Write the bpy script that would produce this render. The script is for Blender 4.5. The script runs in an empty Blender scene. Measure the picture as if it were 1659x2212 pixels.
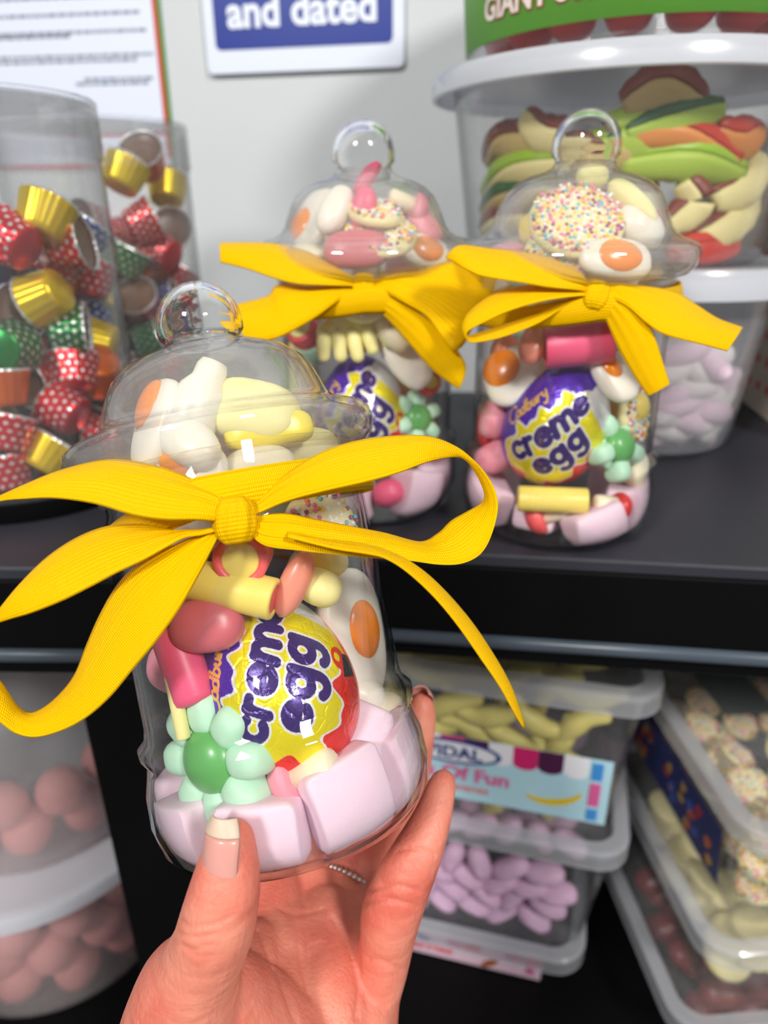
import bpy, bmesh, math, random
import numpy as np
from mathutils import Vector, Matrix

# ------------------------------------------------------------------ scene, camera, light
scene = bpy.context.scene
COL = scene.collection
random.seed(7)
IW, IH, F = 1659.0, 2212.0, 1534.0            # photo frame and focal length in pixels
PITCH, ROLL = math.radians(23.3), math.radians(0.7)
K = F / 1662.0                                # depths below were paced out for a 1662 px lens
CAM = Vector((0.0, 0.0, 1.40))
FWD = Vector((0, math.cos(PITCH), -math.sin(PITCH)))
_R0, _U0 = Vector((1, 0, 0)), Vector((0, math.sin(PITCH), math.cos(PITCH)))
RIGHT = _R0 * math.cos(ROLL) - _U0 * math.sin(ROLL)
UP = _R0 * math.sin(ROLL) + _U0 * math.cos(ROLL)

cam_data = bpy.data.cameras.new('camera')
cam_data.sensor_fit = 'VERTICAL'
cam_data.sensor_height = 36.0
cam_data.lens = F / IH * 36.0
cam_data.clip_start = 0.01
cam_data.dof.use_dof = True
cam_data.dof.focus_distance = 0.190
cam_data.dof.aperture_fstop = 8.5
cam = bpy.data.objects.new('camera', cam_data)
COL.objects.link(cam)
_m = Matrix((RIGHT, UP, -FWD)).transposed().to_4x4()
_m.translation = CAM
cam.matrix_world = _m
scene.camera = cam

world = bpy.data.worlds.new('room_light')
scene.world = world
world.use_nodes = True
world.node_tree.nodes['Background'].inputs[0].default_value = (0.95, 0.97, 1.0, 1)
world.node_tree.nodes['Background'].inputs[1].default_value = 0.24

def area(name, loc, target, sx, sy, power, col=(1, 1, 1)):
    l = bpy.data.lights.new(name, 'AREA')
    l.shape = 'RECTANGLE'; l.size = sx; l.size_y = sy; l.energy = power; l.color = col
    o = bpy.data.objects.new(name, l); COL.objects.link(o)
    o.location = loc
    o.rotation_euler = (Vector(target) - Vector(loc)).to_track_quat('-Z', 'Y').to_euler()
    return o
# two ceiling panels of the shop, above and behind the photographer
area('ceiling_panel_light', (-0.95, -1.25, 2.60), (-0.05, 0.3, 1.2), 0.34, 0.34, 33, (1.0, 0.985, 0.96))
area('ceiling_panel_light', (0.95, -1.25, 2.60), (0.05, 0.3, 1.2), 0.34, 0.34, 33, (1.0, 0.985, 0.96))

vs = scene.view_settings
vs.view_transform = 'Standard'; vs.look = 'None'; vs.gamma = 1.0; vs.use_curve_mapping = False
vs.exposure = 0.12
scene.cycles.transparent_max_bounces = 40
scene.cycles.max_bounces = 8
scene.cycles.diffuse_bounces = 3
scene.cycles.glossy_bounces = 3
scene.cycles.transmission_bounces = 8
scene.cycles.use_adaptive_sampling = True
scene.cycles.adaptive_threshold = 0.06
scene.cycles.adaptive_min_samples = 10
scene.cycles.sample_clamp_indirect = 4.0

# ------------------------------------------------------------------ picture geometry helpers
def ray(px, py):
    return FWD + RIGHT * ((px - 829.5) / F) + UP * ((1106.0 - py) / F)
def P(px, py, d):                      # point at distance d along the optical axis
    return CAM + ray(px, py) * (d * K)
def at_Y(px, py, Y):
    r = ray(px, py); return CAM + r * (Y / r.y)
def at_Z(px, py, Z):
    r = ray(px, py); return CAM + r * ((Z - CAM.z) / r.z)
def cv(dx, dy, tw):                    # direction: image right, image up, towards the viewer
    return (RIGHT * dx + UP * dy - FWD * tw).normalized()
def project(p):
    q = Vector(p) - CAM; d = q.dot(FWD)
    return (829.5 + F * q.dot(RIGHT) / d, 1106 - F * q.dot(UP) / d, d)
def frame(z, x=None):
    z = Vector(z).normalized()
    if x is None:
        x = RIGHT if abs(z.dot(RIGHT)) < 0.85 else UP
    x = Vector(x); x = (x - z * x.dot(z))
    if x.length < 1e-4:
        x = UP - z * UP.dot(z)
    x.normalize(); y = z.cross(x)
    return Matrix((x, y, z)).transposed()
MM = 0.001

# ------------------------------------------------------------------ materials
MATS = {}
def _mat(name):
    m = bpy.data.materials.new(name); m.use_nodes = True
    nt = m.node_tree
    for n in list(nt.nodes): nt.nodes.remove(n)
    out = nt.nodes.new('ShaderNodeOutputMaterial')
    MATS[name] = m
    return m, nt, out
def srgb(r, g, b):
    f = lambda c: (c / 255 / 12.92) if c / 255 <= 0.04045 else ((c / 255 + 0.055) / 1.055) ** 2.4
    return (f(r), f(g), f(b), 1)
def pbr(name, col, rough=0.5, metal=0.0, sss=0.0, sssr=0.003, spec=0.5, coat=0.0, bump=None, var=0.0, varscale=60, alpha_trans=0.0):
    """plain principled material; bump=(scale, strength, distance); var = subtle colour variation"""
    if name in MATS: return MATS[name]
    m, nt, out = _mat(name)
    p = nt.nodes.new('ShaderNodeBsdfPrincipled')
    p.inputs['Base Color'].default_value = col
    p.inputs['Roughness'].default_value = rough
    p.inputs['Metallic'].default_value = metal
    p.inputs['Specular IOR Level'].default_value = spec
    if sss:
        p.inputs['Subsurface Weight'].default_value = sss
        p.inputs['Subsurface Radius'].default_value = (1.0, 0.6, 0.45)
        p.inputs['Subsurface Scale'].default_value = sssr
    if coat:
        p.inputs['Coat Weight'].default_value = coat
        p.inputs['Coat Roughness'].default_value = 0.15
    tc = None
    if bump or var:
        tc = nt.nodes.new('ShaderNodeTexCoord')
    if var:
        nz = nt.nodes.new('ShaderNodeTexNoise'); nz.inputs['Scale'].default_value = varscale
        nz.inputs['Detail'].default_value = 3
        nt.links.new(tc.outputs['Object'], nz.inputs['Vector'])
        mx = nt.nodes.new('ShaderNodeMix'); mx.data_type = 'RGBA'
        c = col
        mx.inputs['A'].default_value = (c[0] * (1 - var), c[1] * (1 - var), c[2] * (1 - var), 1)
        mx.inputs['B'].default_value = (min(1, c[0] * (1 + var)), min(1, c[1] * (1 + var)), min(1, c[2] * (1 + var)), 1)
        nt.links.new(nz.outputs['Fac'], mx.inputs['Factor'])
        nt.links.new(mx.outputs['Result'], p.inputs['Base Color'])
    if bump:
        nb = nt.nodes.new('ShaderNodeTexNoise'); nb.inputs['Scale'].default_value = bump[0]
        nb.inputs['Detail'].default_value = 4
        nt.links.new(tc.outputs['Object'], nb.inputs['Vector'])
        b = nt.nodes.new('ShaderNodeBump'); b.inputs['Strength'].default_value = bump[1]
        b.inputs['Distance'].default_value = bump[2]
        nt.links.new(nb.outputs['Fac'], b.inputs['Height'])
        nt.links.new(b.outputs['Normal'], p.inputs['Normal'])
    nt.links.new(p.outputs['BSDF'], out.inputs['Surface'])
    return m

def clear(name, tint=(1, 1, 1), edge=(0.80, 0.81, 0.82), haze=0.0, hazecol=(0.9, 0.92, 0.95), rough=0.03, f0=0.045, gl=0.75):
    """clear rigid plastic: transparent, glossy by angle, with optional milky haze"""
    if name in MATS: return MATS[name]
    m, nt, out = _mat(name)
    lw = nt.nodes.new('ShaderNodeLayerWeight'); lw.inputs['Blend'].default_value = 0.5
    pw = nt.nodes.new('ShaderNodeMath'); pw.operation = 'POWER'; pw.inputs[1].default_value = 4.0
    nt.links.new(lw.outputs['Facing'], pw.inputs[0])
    ma = nt.nodes.new('ShaderNodeMath'); ma.operation = 'MULTIPLY_ADD'
    ma.inputs[1].default_value = gl; ma.inputs[2].default_value = f0
    nt.links.new(pw.outputs[0], ma.inputs[0])
    mx = nt.nodes.new('ShaderNodeMix'); mx.data_type = 'RGBA'
    mx.inputs['A'].default_value = (*tint, 1); mx.inputs['B'].default_value = (*edge, 1)
    p2 = nt.nodes.new('ShaderNodeMath'); p2.operation = 'POWER'; p2.inputs[1].default_value = 2.5
    nt.links.new(lw.outputs['Facing'], p2.inputs[0])
    nt.links.new(p2.outputs[0], mx.inputs['Factor'])
    tr = nt.nodes.new('ShaderNodeBsdfTransparent')
    nt.links.new(mx.outputs['Result'], tr.inputs['Color'])
    base = tr.outputs['BSDF']
    if haze:
        df = nt.nodes.new('ShaderNodeBsdfDiffuse'); df.inputs['Color'].default_value = (*hazecol, 1)
        tl = nt.nodes.new('ShaderNodeBsdfTranslucent'); tl.inputs['Color'].default_value = (*hazecol, 1)
        dm = nt.nodes.new('ShaderNodeMixShader'); dm.inputs[0].default_value = 0.4
        nt.links.new(df.outputs[0], dm.inputs[1]); nt.links.new(tl.outputs[0], dm.inputs[2])
        hm = nt.nodes.new('ShaderNodeMixShader'); hm.inputs[0].default_value = haze
        nt.links.new(base, hm.inputs[1]); nt.links.new(dm.outputs[0], hm.inputs[2])
        base = hm.outputs[0]
    gl_ = nt.nodes.new('ShaderNodeBsdfGlossy'); gl_.inputs['Roughness'].default_value = rough
    ms = nt.nodes.new('ShaderNodeMixShader')
    nt.links.new(ma.outputs[0], ms.inputs[0]); nt.links.new(base, ms.inputs[1]); nt.links.new(gl_.outputs[0], ms.inputs[2])
    nt.links.new(ms.outputs[0], out.inputs['Surface'])
    return m

def glass_mat(name):
    if name in MATS: return MATS[name]
    m, nt, out = _mat(name)
    g = nt.nodes.new('ShaderNodeBsdfGlass'); g.inputs['IOR'].default_value = 1.45; g.inputs['Roughness'].default_value = 0.0
    nt.links.new(g.outputs[0], out.inputs['Surface'])
    return m

def ribbon_mat(name):
    m, nt, out = _mat(name)
    uv = nt.nodes.new('ShaderNodeUVMap')
    sp = nt.nodes.new('ShaderNodeSeparateXYZ'); nt.links.new(uv.outputs['UV'], sp.inputs[0])
    def math_(op, a, b=None):
        n = nt.nodes.new('ShaderNodeMath'); n.operation = op
        for i, v in enumerate((a, b)):
            if v is None: continue
            if isinstance(v, (int, float)): n.inputs[i].default_value = v
            else: nt.links.new(v, n.inputs[i])
        return n.outputs[0]
    # diagonal woven cells, about 0.75 mm
    a = math_('ADD', sp.outputs['X'], math_('MULTIPLY', sp.outputs['Y'], 0.55))
    b = math_('SUBTRACT', sp.outputs['X'], math_('MULTIPLY', sp.outputs['Y'], 0.55))
    sa = math_('SINE', math_('MULTIPLY', a, 6.2832 * 900)); sb = math_('SINE', math_('MULTIPLY', b, 6.2832 * 900))
    w = math_('MULTIPLY', sa, sb)
    bp = nt.nodes.new('ShaderNodeBump'); bp.inputs['Strength'].default_value = 0.55; bp.inputs['Distance'].default_value = 0.0003
    nt.links.new(w, bp.inputs['Height'])
    p = nt.nodes.new('ShaderNodeBsdfPrincipled')
    p.inputs['Base Color'].default_value = srgb(254, 199, 0)
    p.inputs['Roughness'].default_value = 0.38
    p.inputs['Specular IOR Level'].default_value = 0.3
    p.inputs['Specular Tint'].default_value = srgb(255, 225, 120)
    p.inputs['Anisotropic'].default_value = 0.4
    nt.links.new(bp.outputs['Normal'], p.inputs['Normal'])
    tl = nt.nodes.new('ShaderNodeBsdfTranslucent'); tl.inputs['Color'].default_value = srgb(255, 196, 0)
    ms = nt.nodes.new('ShaderNodeMixShader'); ms.inputs[0].default_value = 0.16
    nt.links.new(p.outputs['BSDF'], ms.inputs[1]); nt.links.new(tl.outputs[0], ms.inputs[2])
    nt.links.new(ms.outputs[0], out.inputs['Surface'])
    return m

def foil_print_mat(name):
    m, nt, out = _mat(name)
    at = nt.nodes.new('ShaderNodeAttribute'); at.attribute_name = 'print'
    tc = nt.nodes.new('ShaderNodeTexCoord')
    v = nt.nodes.new('ShaderNodeTexVoronoi'); v.inputs['Scale'].default_value = 210; v.feature = 'DISTANCE_TO_EDGE'
    n = nt.nodes.new('ShaderNodeTexNoise'); n.inputs['Scale'].default_value = 260; n.inputs['Detail'].default_value = 5
    nt.links.new(tc.outputs['Object'], n.inputs['Vector'])
    mxv = nt.nodes.new('ShaderNodeMix'); mxv.data_type = 'RGBA'; mxv.inputs['Factor'].default_value = 0.004
    nt.links.new(tc.outputs['Object'], mxv.inputs['A']); nt.links.new(n.outputs['Color'], mxv.inputs['B'])
    nt.links.new(mxv.outputs['Result'], v.inputs['Vector'])
    ad = nt.nodes.new('ShaderNodeMath'); ad.operation = 'ADD'
    mn = nt.nodes.new('ShaderNodeMath'); mn.operation = 'MINIMUM'; mn.inputs[1].default_value = 0.12
    nt.links.new(v.outputs['Distance'], mn.inputs[0])
    ml = nt.nodes.new('ShaderNodeMath'); ml.operation = 'MULTIPLY'; ml.inputs[1].default_value = 4.0
    nt.links.new(mn.outputs[0], ml.inputs[0])
    nt.links.new(ml.outputs[0], ad.inputs[0]); nt.links.new(n.outputs['Fac'], ad.inputs[1])
    b = nt.nodes.new('ShaderNodeBump'); b.inputs['Strength'].default_value = 0.55; b.inputs['Distance'].default_value = 0.0004
    nt.links.new(ad.outputs[0], b.inputs['Height'])
    p = nt.nodes.new('ShaderNodeBsdfPrincipled')
    p.inputs['Metallic'].default_value = 0.35; p.inputs['Roughness'].default_value = 0.28
    p.inputs['Coat Weight'].default_value = 0.3
    nt.links.new(at.outputs['Color'], p.inputs['Base Color'])
    nt.links.new(b.outputs['Normal'], p.inputs['Normal'])
    nt.links.new(p.outputs['BSDF'], out.inputs['Surface'])
    return m

def cup_mat(name, col, dots=True):
    m, nt, out = _mat(name)
    uv = nt.nodes.new('ShaderNodeUVMap')
    sp = nt.nodes.new('ShaderNodeSeparateXYZ'); nt.links.new(uv.outputs['UV'], sp.inputs[0])
    def math_(op, a, b=None):
        n = nt.nodes.new('ShaderNodeMath'); n.operation = op
        for i, v in enumerate((a, b)):
            if v is None: continue
            if isinstance(v, (int, float)): n.inputs[i].default_value = v
            else: nt.links.new(v, n.inputs[i])
        return n.outputs[0]
    p = nt.nodes.new('ShaderNodeBsdfPrincipled')
    p.inputs['Metallic'].default_value = 0.55; p.inputs['Roughness'].default_value = 0.3
    if dots:
        # rows of white dots, staggered, and a pale band at the rim
        vv = math_('MULTIPLY', sp.outputs['Y'], 5.0)
        row = math_('FLOOR', vv)
        uu = math_('ADD', math_('MULTIPLY', sp.outputs['X'], 16.0), math_('MULTIPLY', row, 0.5))
        du = math_('SUBTRACT', math_('FRACT', uu), 0.5); dv = math_('SUBTRACT', math_('FRACT', vv), 0.5)
        d = math_('SQRT', math_('ADD', math_('MULTIPLY', du, du), math_('MULTIPLY', dv, dv)))
        k = math_('LESS_THAN', d, 0.24)
        rim = math_('GREATER_THAN', sp.outputs['Y'], 0.93)
        k = math_('MAXIMUM', k, rim)
    else:
        k = math_('GREATER_THAN', sp.outputs['Y'], 0.9)
    mx = nt.nodes.new('ShaderNodeMix'); mx.data_type = 'RGBA'
    mx.inputs['A'].default_value = col; mx.inputs['B'].default_value = (0.75, 0.75, 0.75, 1)
    nt.links.new(k, mx.inputs['Factor'])
    nt.links.new(mx.outputs['Result'], p.inputs['Base Color'])
    nt.links.new(p.outputs['BSDF'], out.inputs['Surface'])
    return m

def skin_mat(name):
    m, nt, out = _mat(name)
    tc = nt.nodes.new('ShaderNodeTexCoord')
    n1 = nt.nodes.new('ShaderNodeTexNoise'); n1.inputs['Scale'].default_value = 55; n1.inputs['Detail'].default_value = 4
    nt.links.new(tc.outputs['Object'], n1.inputs['Vector'])
    cr = nt.nodes.new('ShaderNodeValToRGB')
    cr.color_ramp.elements[0].position = 0.3; cr.color_ramp.elements[0].color = srgb(211, 106, 88)
    cr.color_ramp.elements[1].position = 0.7; cr.color_ramp.elements[1].color = srgb(233, 149, 124)
    nt.links.new(n1.outputs['Fac'], cr.inputs['Fac'])
    # fine skin lines: stretched noise
    mp = nt.nodes.new('ShaderNodeMapping'); mp.inputs['Scale'].default_value = (900, 900, 300)
    nt.links.new(tc.outputs['Object'], mp.inputs['Vector'])
    n2 = nt.nodes.new('ShaderNodeTexNoise'); n2.inputs['Scale'].default_value = 1.0; n2.inputs['Detail'].default_value = 5
    nt.links.new(mp.outputs[0], n2.inputs['Vector'])
    mp2 = nt.nodes.new('ShaderNodeMapping'); mp2.inputs['Scale'].default_value = (60, 60, 240)
    mp2.inputs['Rotation'].default_value = (0.3, 0.5, 0.4)
    nt.links.new(tc.outputs['Object'], mp2.inputs['Vector'])
    n3 = nt.nodes.new('ShaderNodeTexNoise'); n3.inputs['Scale'].default_value = 1.0; n3.inputs['Detail'].default_value = 3
    nt.links.new(mp2.outputs[0], n3.inputs['Vector'])
    ad = nt.nodes.new('ShaderNodeMath'); ad.operation = 'MULTIPLY_ADD'; ad.inputs[1].default_value = 0.5
    nt.links.new(n2.outputs['Fac'], ad.inputs[0]); nt.links.new(n3.outputs['Fac'], ad.inputs[2])
    b = nt.nodes.new('ShaderNodeBump'); b.inputs['Strength'].default_value = 0.8; b.inputs['Distance'].default_value = 0.0008
    nt.links.new(ad.outputs[0], b.inputs['Height'])
    p = nt.nodes.new('ShaderNodeBsdfPrincipled')
    p.inputs['Roughness'].default_value = 0.48
    p.inputs['Subsurface Weight'].default_value = 0.25
    p.inputs['Subsurface Radius'].default_value = (1.0, 0.35, 0.2)
    p.inputs['Subsurface Scale'].default_value = 0.004
    nt.links.new(cr.outputs['Color'], p.inputs['Base Color'])
    nt.links.new(b.outputs['Normal'], p.inputs['Normal'])
    nt.links.new(p.outputs['BSDF'], out.inputs['Surface'])
    return m

M_JAR = clear('clear_jar_plastic', f0=0.055, gl=0.95)
M_LID = clear('clear_lid_plastic', edge=(0.80, 0.80, 0.79), haze=0.085, hazecol=(0.97, 0.96, 0.93), f0=0.07)
M_KNOB = glass_mat('clear_knob_plastic')
M_TUBE = clear('clear_tube_plastic', edge=(0.72, 0.72, 0.72), haze=0.035, f0=0.05)
M_TUB = clear('clear_tub_plastic', edge=(0.75, 0.75, 0.76), haze=0.018, f0=0.045)
M_MILKY = clear('milky_tub_plastic', edge=(0.7, 0.7, 0.72), haze=0.16, hazecol=(0.86, 0.88, 0.93), rough=0.15)
M_FROST = clear('frosted_tub_plastic', edge=(0.7, 0.7, 0.72), haze=0.19, hazecol=(0.92, 0.90, 0.90), rough=0.2)
M_MILKYLID = clear('milky_lid_plastic', edge=(0.7, 0.7, 0.72), haze=0.72, hazecol=(0.86, 0.88, 0.93), rough=0.2)
M_BOXLID = clear('box_lid_plastic', edge=(0.65, 0.66, 0.68), haze=0.34, hazecol=(0.88, 0.90, 0.95), rough=0.1)
M_BOXPANEL = clear('box_panel_plastic', edge=(0.7, 0.71, 0.73), haze=0.07, hazecol=(0.88, 0.90, 0.95), rough=0.08)
M_RIBBON = ribbon_mat('yellow_satin')
M_SKIN = skin_mat('skin')
M_NAIL = pbr('nail', srgb(214, 152, 140), 0.3, sss=0.2, sssr=0.002, coat=0.4)
M_NAILTIP = pbr('nail_free_edge', srgb(212, 186, 164), 0.5, sss=0.2, sssr=0.002)
M_EGGFOIL = foil_print_mat('printed_foil')
M_WALL = pbr('painted_wall', srgb(203, 207, 208), 0.7, bump=(700, 0.1, 0.0005), var=0.02, varscale=6)
M_BLACK = pbr('black_powder_coat', srgb(4, 4, 5), 0.62, spec=0.12, bump=(1500, 0.08, 0.0003))
M_SHELFTOP = pbr('black_shelf_top', srgb(44, 45, 52), 0.5, spec=0.4, var=0.15, varscale=40)
M_LIP = pbr('grey_edge_strip', srgb(70, 80, 90), 0.3, spec=0.5)

# ------------------------------------------------------------------ mesh helpers
ROOTM = {}
REG, CURJ = [], [None]                  # sweets put into a jar, to be settled clear of its glass
def tag(o, label=None, cat=None, group=None, kind=None):
    if label: o['label'] = label
    if cat: o['category'] = cat
    if cat and CURJ[0] is not None: REG.append((o, CURJ[0]))
    if group: o['group'] = group
    if kind: o['kind'] = kind
    return o
def thing(name, loc, label, cat, rot=None, group=None):
    o = bpy.data.objects.new(name, None); COL.objects.link(o)
    o.empty_display_size = 0.01
    M = (rot.to_4x4() if rot is not None else Matrix.Identity(4)).copy()
    M.translation = Vector(loc)
    o.matrix_world = M
    ROOTM[o.name] = M
    return tag(o, label, cat, group)
def new_mesh(name, V, Fc, mat, smooth=True):
    me = bpy.data.meshes.new(name)
    me.from_pydata([tuple(v) for v in V], [], [tuple(f) for f in Fc])
    if mat: me.materials.append(mat)
    if smooth:
        me.polygons.foreach_set('use_smooth', [True] * len(me.polygons))
    me.update()
    return me
def mobj(name, VF, mat, parent=None, smooth=True, world=False, sharp=None):
    V, Fc = VF
    if world and parent is not None:
        inv = ROOTM[parent.name].inverted()
        V = [inv @ Vector(v) for v in V]
    me = new_mesh(name, V, Fc, mat, smooth)
    if sharp is not None:
        me.set_sharp_from_angle(angle=math.radians(sharp))
    o = bpy.data.objects.new(name, me); COL.objects.link(o)
    if parent is not None: o.parent = parent
    return o
def xf(VF, M=None, t=None):
    V, Fc = VF
    out = []
    for v in V:
        v = Vector(v)
        if M is not None: v = M @ v
        if t is not None: v = v + Vector(t)
        out.append(v)
    return out, Fc
def join(*vfs):
    V, Fc = [], []
    for v, f in vfs:
        k = len(V); V += list(v); Fc += [tuple(i + k for i in q) for q in f]
    return V, Fc
def lathe(prof, seg=48, closed=False, scale=MM):
    """prof: (r, z) list. r == 0 points become poles; closed joins last to first"""
    V, rings = [], []
    for r, z in prof:
        if r == 0:
            rings.append([len(V)]); V.append((0, 0, z * scale))
        else:
            k = len(V)
            for i in range(seg):
                a = 2 * math.pi * i / seg
                V.append((r * scale * math.cos(a), r * scale * math.sin(a), z * scale))
            rings.append(list(range(k, k + seg)))
    Fc = []
    n = len(rings)
    for j in range(n if closed else n - 1):
        A, B = rings[j], rings[(j + 1) % n]
        for i in range(seg):
            i2 = (i + 1) % seg
            if len(A) == 1 and len(B) == 1: continue
            if len(A) == 1: Fc.append((A[0], B[i2], B[i]))
            elif len(B) == 1: Fc.append((A[i], A[i2], B[0]))
            else: Fc.append((A[i], A[i2], B[i2], B[i]))
    return V, Fc
def ellipsoid(rx, ry, rz, nu=24, nv=14, e=1.0, wob=0.0, seed=0):
    rnd = random.Random(seed)
    ph = [rnd.uniform(0, 6.28) for _ in range(4)]
    V, Fc = [(0, 0, -rz)], []
    def pw(c): return math.copysign(abs(c) ** e, c)
    for j in range(1, nv):
        t = -math.pi / 2 + math.pi * j / nv
        for i in range(nu):
            a = 2 * math.pi * i / nu
            k = 1 + wob * (math.sin(2 * a + ph[0]) + math.sin(3 * a + ph[1] + t) + math.sin(2 * t + ph[2])) / 3
            V.append((rx * pw(math.cos(t)) * pw(math.cos(a)) * k, ry * pw(math.cos(t)) * pw(math.sin(a)) * k, rz * pw(math.sin(t)) * k))
    V.append((0, 0, rz)); top = len(V) - 1
    for i in range(nu):
        Fc.append((0, 1 + (i + 1) % nu, 1 + i))
    for j in range(nv - 2):
        for i in range(nu):
            a = 1 + j * nu + i; b = 1 + j * nu + (i + 1) % nu
            Fc.append((a, b, b + nu, a + nu))
    k = 1 + (nv - 2) * nu
    for i in range(nu):
        Fc.append((k + i, k + (i + 1) % nu, top))
    return V, Fc
def rbox(hx, hy, hz, r, n=5, wob=0.0, seed=0):
    """rounded box from a subdivided cube"""
    rnd = random.Random(seed)
    ph = [rnd.uniform(0, 6.28) for _ in range(6)]
    bm = bmesh.new()
    bmesh.ops.create_cube(bm, size=2.0)
    bmesh.ops.subdivide_edges(bm, edges=bm.edges[:], cuts=n, use_grid_fill=True)
    V = []
    for v in bm.verts:
        c = v.co
        # push the grid towards the edges so that the fillets get vertices
        q = [math.copysign(abs(x) ** 0.6, x) for x in c]
        p = Vector((q[0] * hx, q[1] * hy, q[2] * hz))
        core = Vector((max(-hx + r, min(hx - r, p.x)), max(-hy + r, min(hy - r, p.y)), max(-hz + r, min(hz - r, p.z))))
        d = p - core
        if d.length > 1e-9: p = core + d.normalized() * r
        if wob:
            k = 1 + wob * (math.sin(c.x * 2 + ph[0]) + math.sin(c.y * 2.3 + ph[1]) + math.sin(c.z * 2.1 + ph[2] + c.x)) / 3
            p = p * k
        V.append(p)
    bm.verts.index_update()
    Fc = [tuple(v.index for v in f.verts) for f in bm.faces]
    bm.free()
    return V, Fc
def catmull(pts, n):
    """resample a control polygon by arc length with a Catmull-Rom spline; pts are tuples or vectors"""
    A = np.array([tuple(p) for p in pts], float)
    if len(A) == 2:
        t = np.linspace(0, 1, n)[:, None]; return A[0] * (1 - t) + A[1] * t
    E = np.vstack([2 * A[0] - A[1], A, 2 * A[-1] - A[-2]])
    out = []
    for i in range(len(A) - 1):
        p0, p1, p2, p3 = E[i], E[i + 1], E[i + 2], E[i + 3]
        for t in np.linspace(0, 1, 24, endpoint=False):
            out.append(0.5 * ((2 * p1) + (-p0 + p2) * t + (2 * p0 - 5 * p1 + 4 * p2 - p3) * t * t + (-p0 + 3 * p1 - 3 * p2 + p3) * t ** 3))
    out.append(A[-1])
    out = np.array(out)
    s = np.concatenate([[0], np.cumsum(np.linalg.norm(np.diff(out, axis=0), axis=1))])
    q = np.linspace(0, s[-1], n)
    return np.stack([np.interp(q, s, out[:, k]) for k in range(out.shape[1])], 1)
def sweep(pts, radii, seg=16, flat=1.0, n=None, up=(0, 0, 1), caps=True):
    """round-ended tube along pts; flat squashes it along the local binormal"""
    if n: 
        R = catmull([(r, 0, 0) for r in radii], n)[:, 0] if len(set(radii)) > 1 else np.full(n, radii[0])
        Q = catmull(pts, n)
    else:
        Q = np.array([tuple(p) for p in pts], float); R = np.array(radii, float)
    T = np.gradient(Q, axis=0); T /= np.linalg.norm(T, axis=1)[:, None] + 1e-12
    rings = []
    cfg = []
    if caps:
        for a in (0.12, 0.4, 0.7, 0.92):
            cfg.append((Q[0] - T[0] * R[0] * math.sqrt(1 - a * a) , T[0], R[0] * a))
    for q, t, r in zip(Q, T, R): cfg.append((q, t, r))
    if caps:
        for a in (0.92, 0.7, 0.4, 0.12):
            cfg.append((Q[-1] + T[-1] * R[-1] * math.sqrt(1 - a * a), T[-1], R[-1] * a))
    V, Fc = [], []
    u = np.array(up, float)
    for q, t, r in cfg:
        s = np.cross(u, t)
        if np.linalg.norm(s) < 1e-5: s = np.cross((1, 0, 0), t)
        s /= np.linalg.norm(s); b = np.cross(t, s)
        for i in range(seg):
            a = 2 * math.pi * i / seg
            V.append(tuple(q + s * r * math.cos(a) + b * r * flat * math.sin(a)))
    m = len(cfg)
    for j in range(m - 1):
        for i in range(seg):
            i2 = (i + 1) % seg
            Fc.append((j * seg + i, j * seg + i2, (j + 1) * seg + i2, (j + 1) * seg + i))
    Fc.append(tuple(range(seg - 1, -1, -1)))
    Fc.append(tuple(range((m - 1) * seg, m * seg)))
    return V, Fc
def rrect(w, d, r, z, n=6):
    r = min(r, w / 2 - 1e-5, d / 2 - 1e-5)
    pts = []
    for cx, cy, a0 in ((w / 2 - r, d / 2 - r, 0), (-w / 2 + r, d / 2 - r, 90), (-w / 2 + r, -d / 2 + r, 180), (w / 2 - r, -d / 2 + r, 270)):
        for i in range(n + 1):
            a = math.radians(a0 + 90 * i / n)
            pts.append((cx + r * math.cos(a), cy + r * math.sin(a), z))
    return pts
def loft(loops, cap0=True, cap1=True):
    V, Fc = [], []
    n = len(loops[0])
    for L in loops: V += L
    for j in range(len(loops) - 1):
        for i in range(n):
            i2 = (i + 1) % n
            Fc.append((j * n + i, j * n + i2, (j + 1) * n + i2, (j + 1) * n + i))
    if cap0: Fc.append(tuple(range(n - 1, -1, -1)))
    if cap1: Fc.append(tuple(range((len(loops) - 1) * n, len(loops) * n)))
    return V, Fc
def slab(w, d, h, r=0.001, bev=0.0008):
    """box w x d x h standing on z = 0 with softened edges"""
    return loft([rrect(w - 2 * bev, d - 2 * bev, r, 0, 3), rrect(w, d, r, bev, 3), rrect(w, d, r, h - bev, 3), rrect(w - 2 * bev, d - 2 * bev, r, h, 3)])
def text_vf(s, size, bold=0.0, depth=0.0001, align='CENTER', spacing=1.0):
    cu = bpy.data.curves.new('lettering', 'FONT'); cu.body = s; cu.size = size
    cu.offset = bold; cu.extrude = depth; cu.align_x = align; cu.space_character = spacing
    cu.resolution_u = 4
    o = bpy.data.objects.new('lettering', cu); COL.objects.link(o)
    dg = bpy.context.evaluated_depsgraph_get()
    me = o.evaluated_get(dg).to_mesh()
    V = [v.co.copy() for v in me.vertices]; Fc = [tuple(p.vertices) for p in me.polygons]
    o.evaluated_get(dg).to_mesh_clear()
    bpy.data.objects.remove(o); bpy.data.curves.remove(cu)
    return V, Fc
def poly_plate(pts, h=0.0002):
    """flat polygon in the XY plane given thickness h (print on a label)"""
    n = len(pts)
    V = [(x, y, 0) for x, y in pts] + [(x, y, h) for x, y in pts]
    Fc = [tuple(range(n - 1, -1, -1)), tuple(range(n, 2 * n))] + [(i, (i + 1) % n, n + (i + 1) % n, n + i) for i in range(n)]
    return V, Fc
def rot_z(a): return Matrix.Rotation(a, 3, 'Z')
# local XY plane -> upright panel facing -Y (x right, y up)
STAND = Matrix(((1, 0, 0), (0, 0, -1), (0, 1, 0)))

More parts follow.
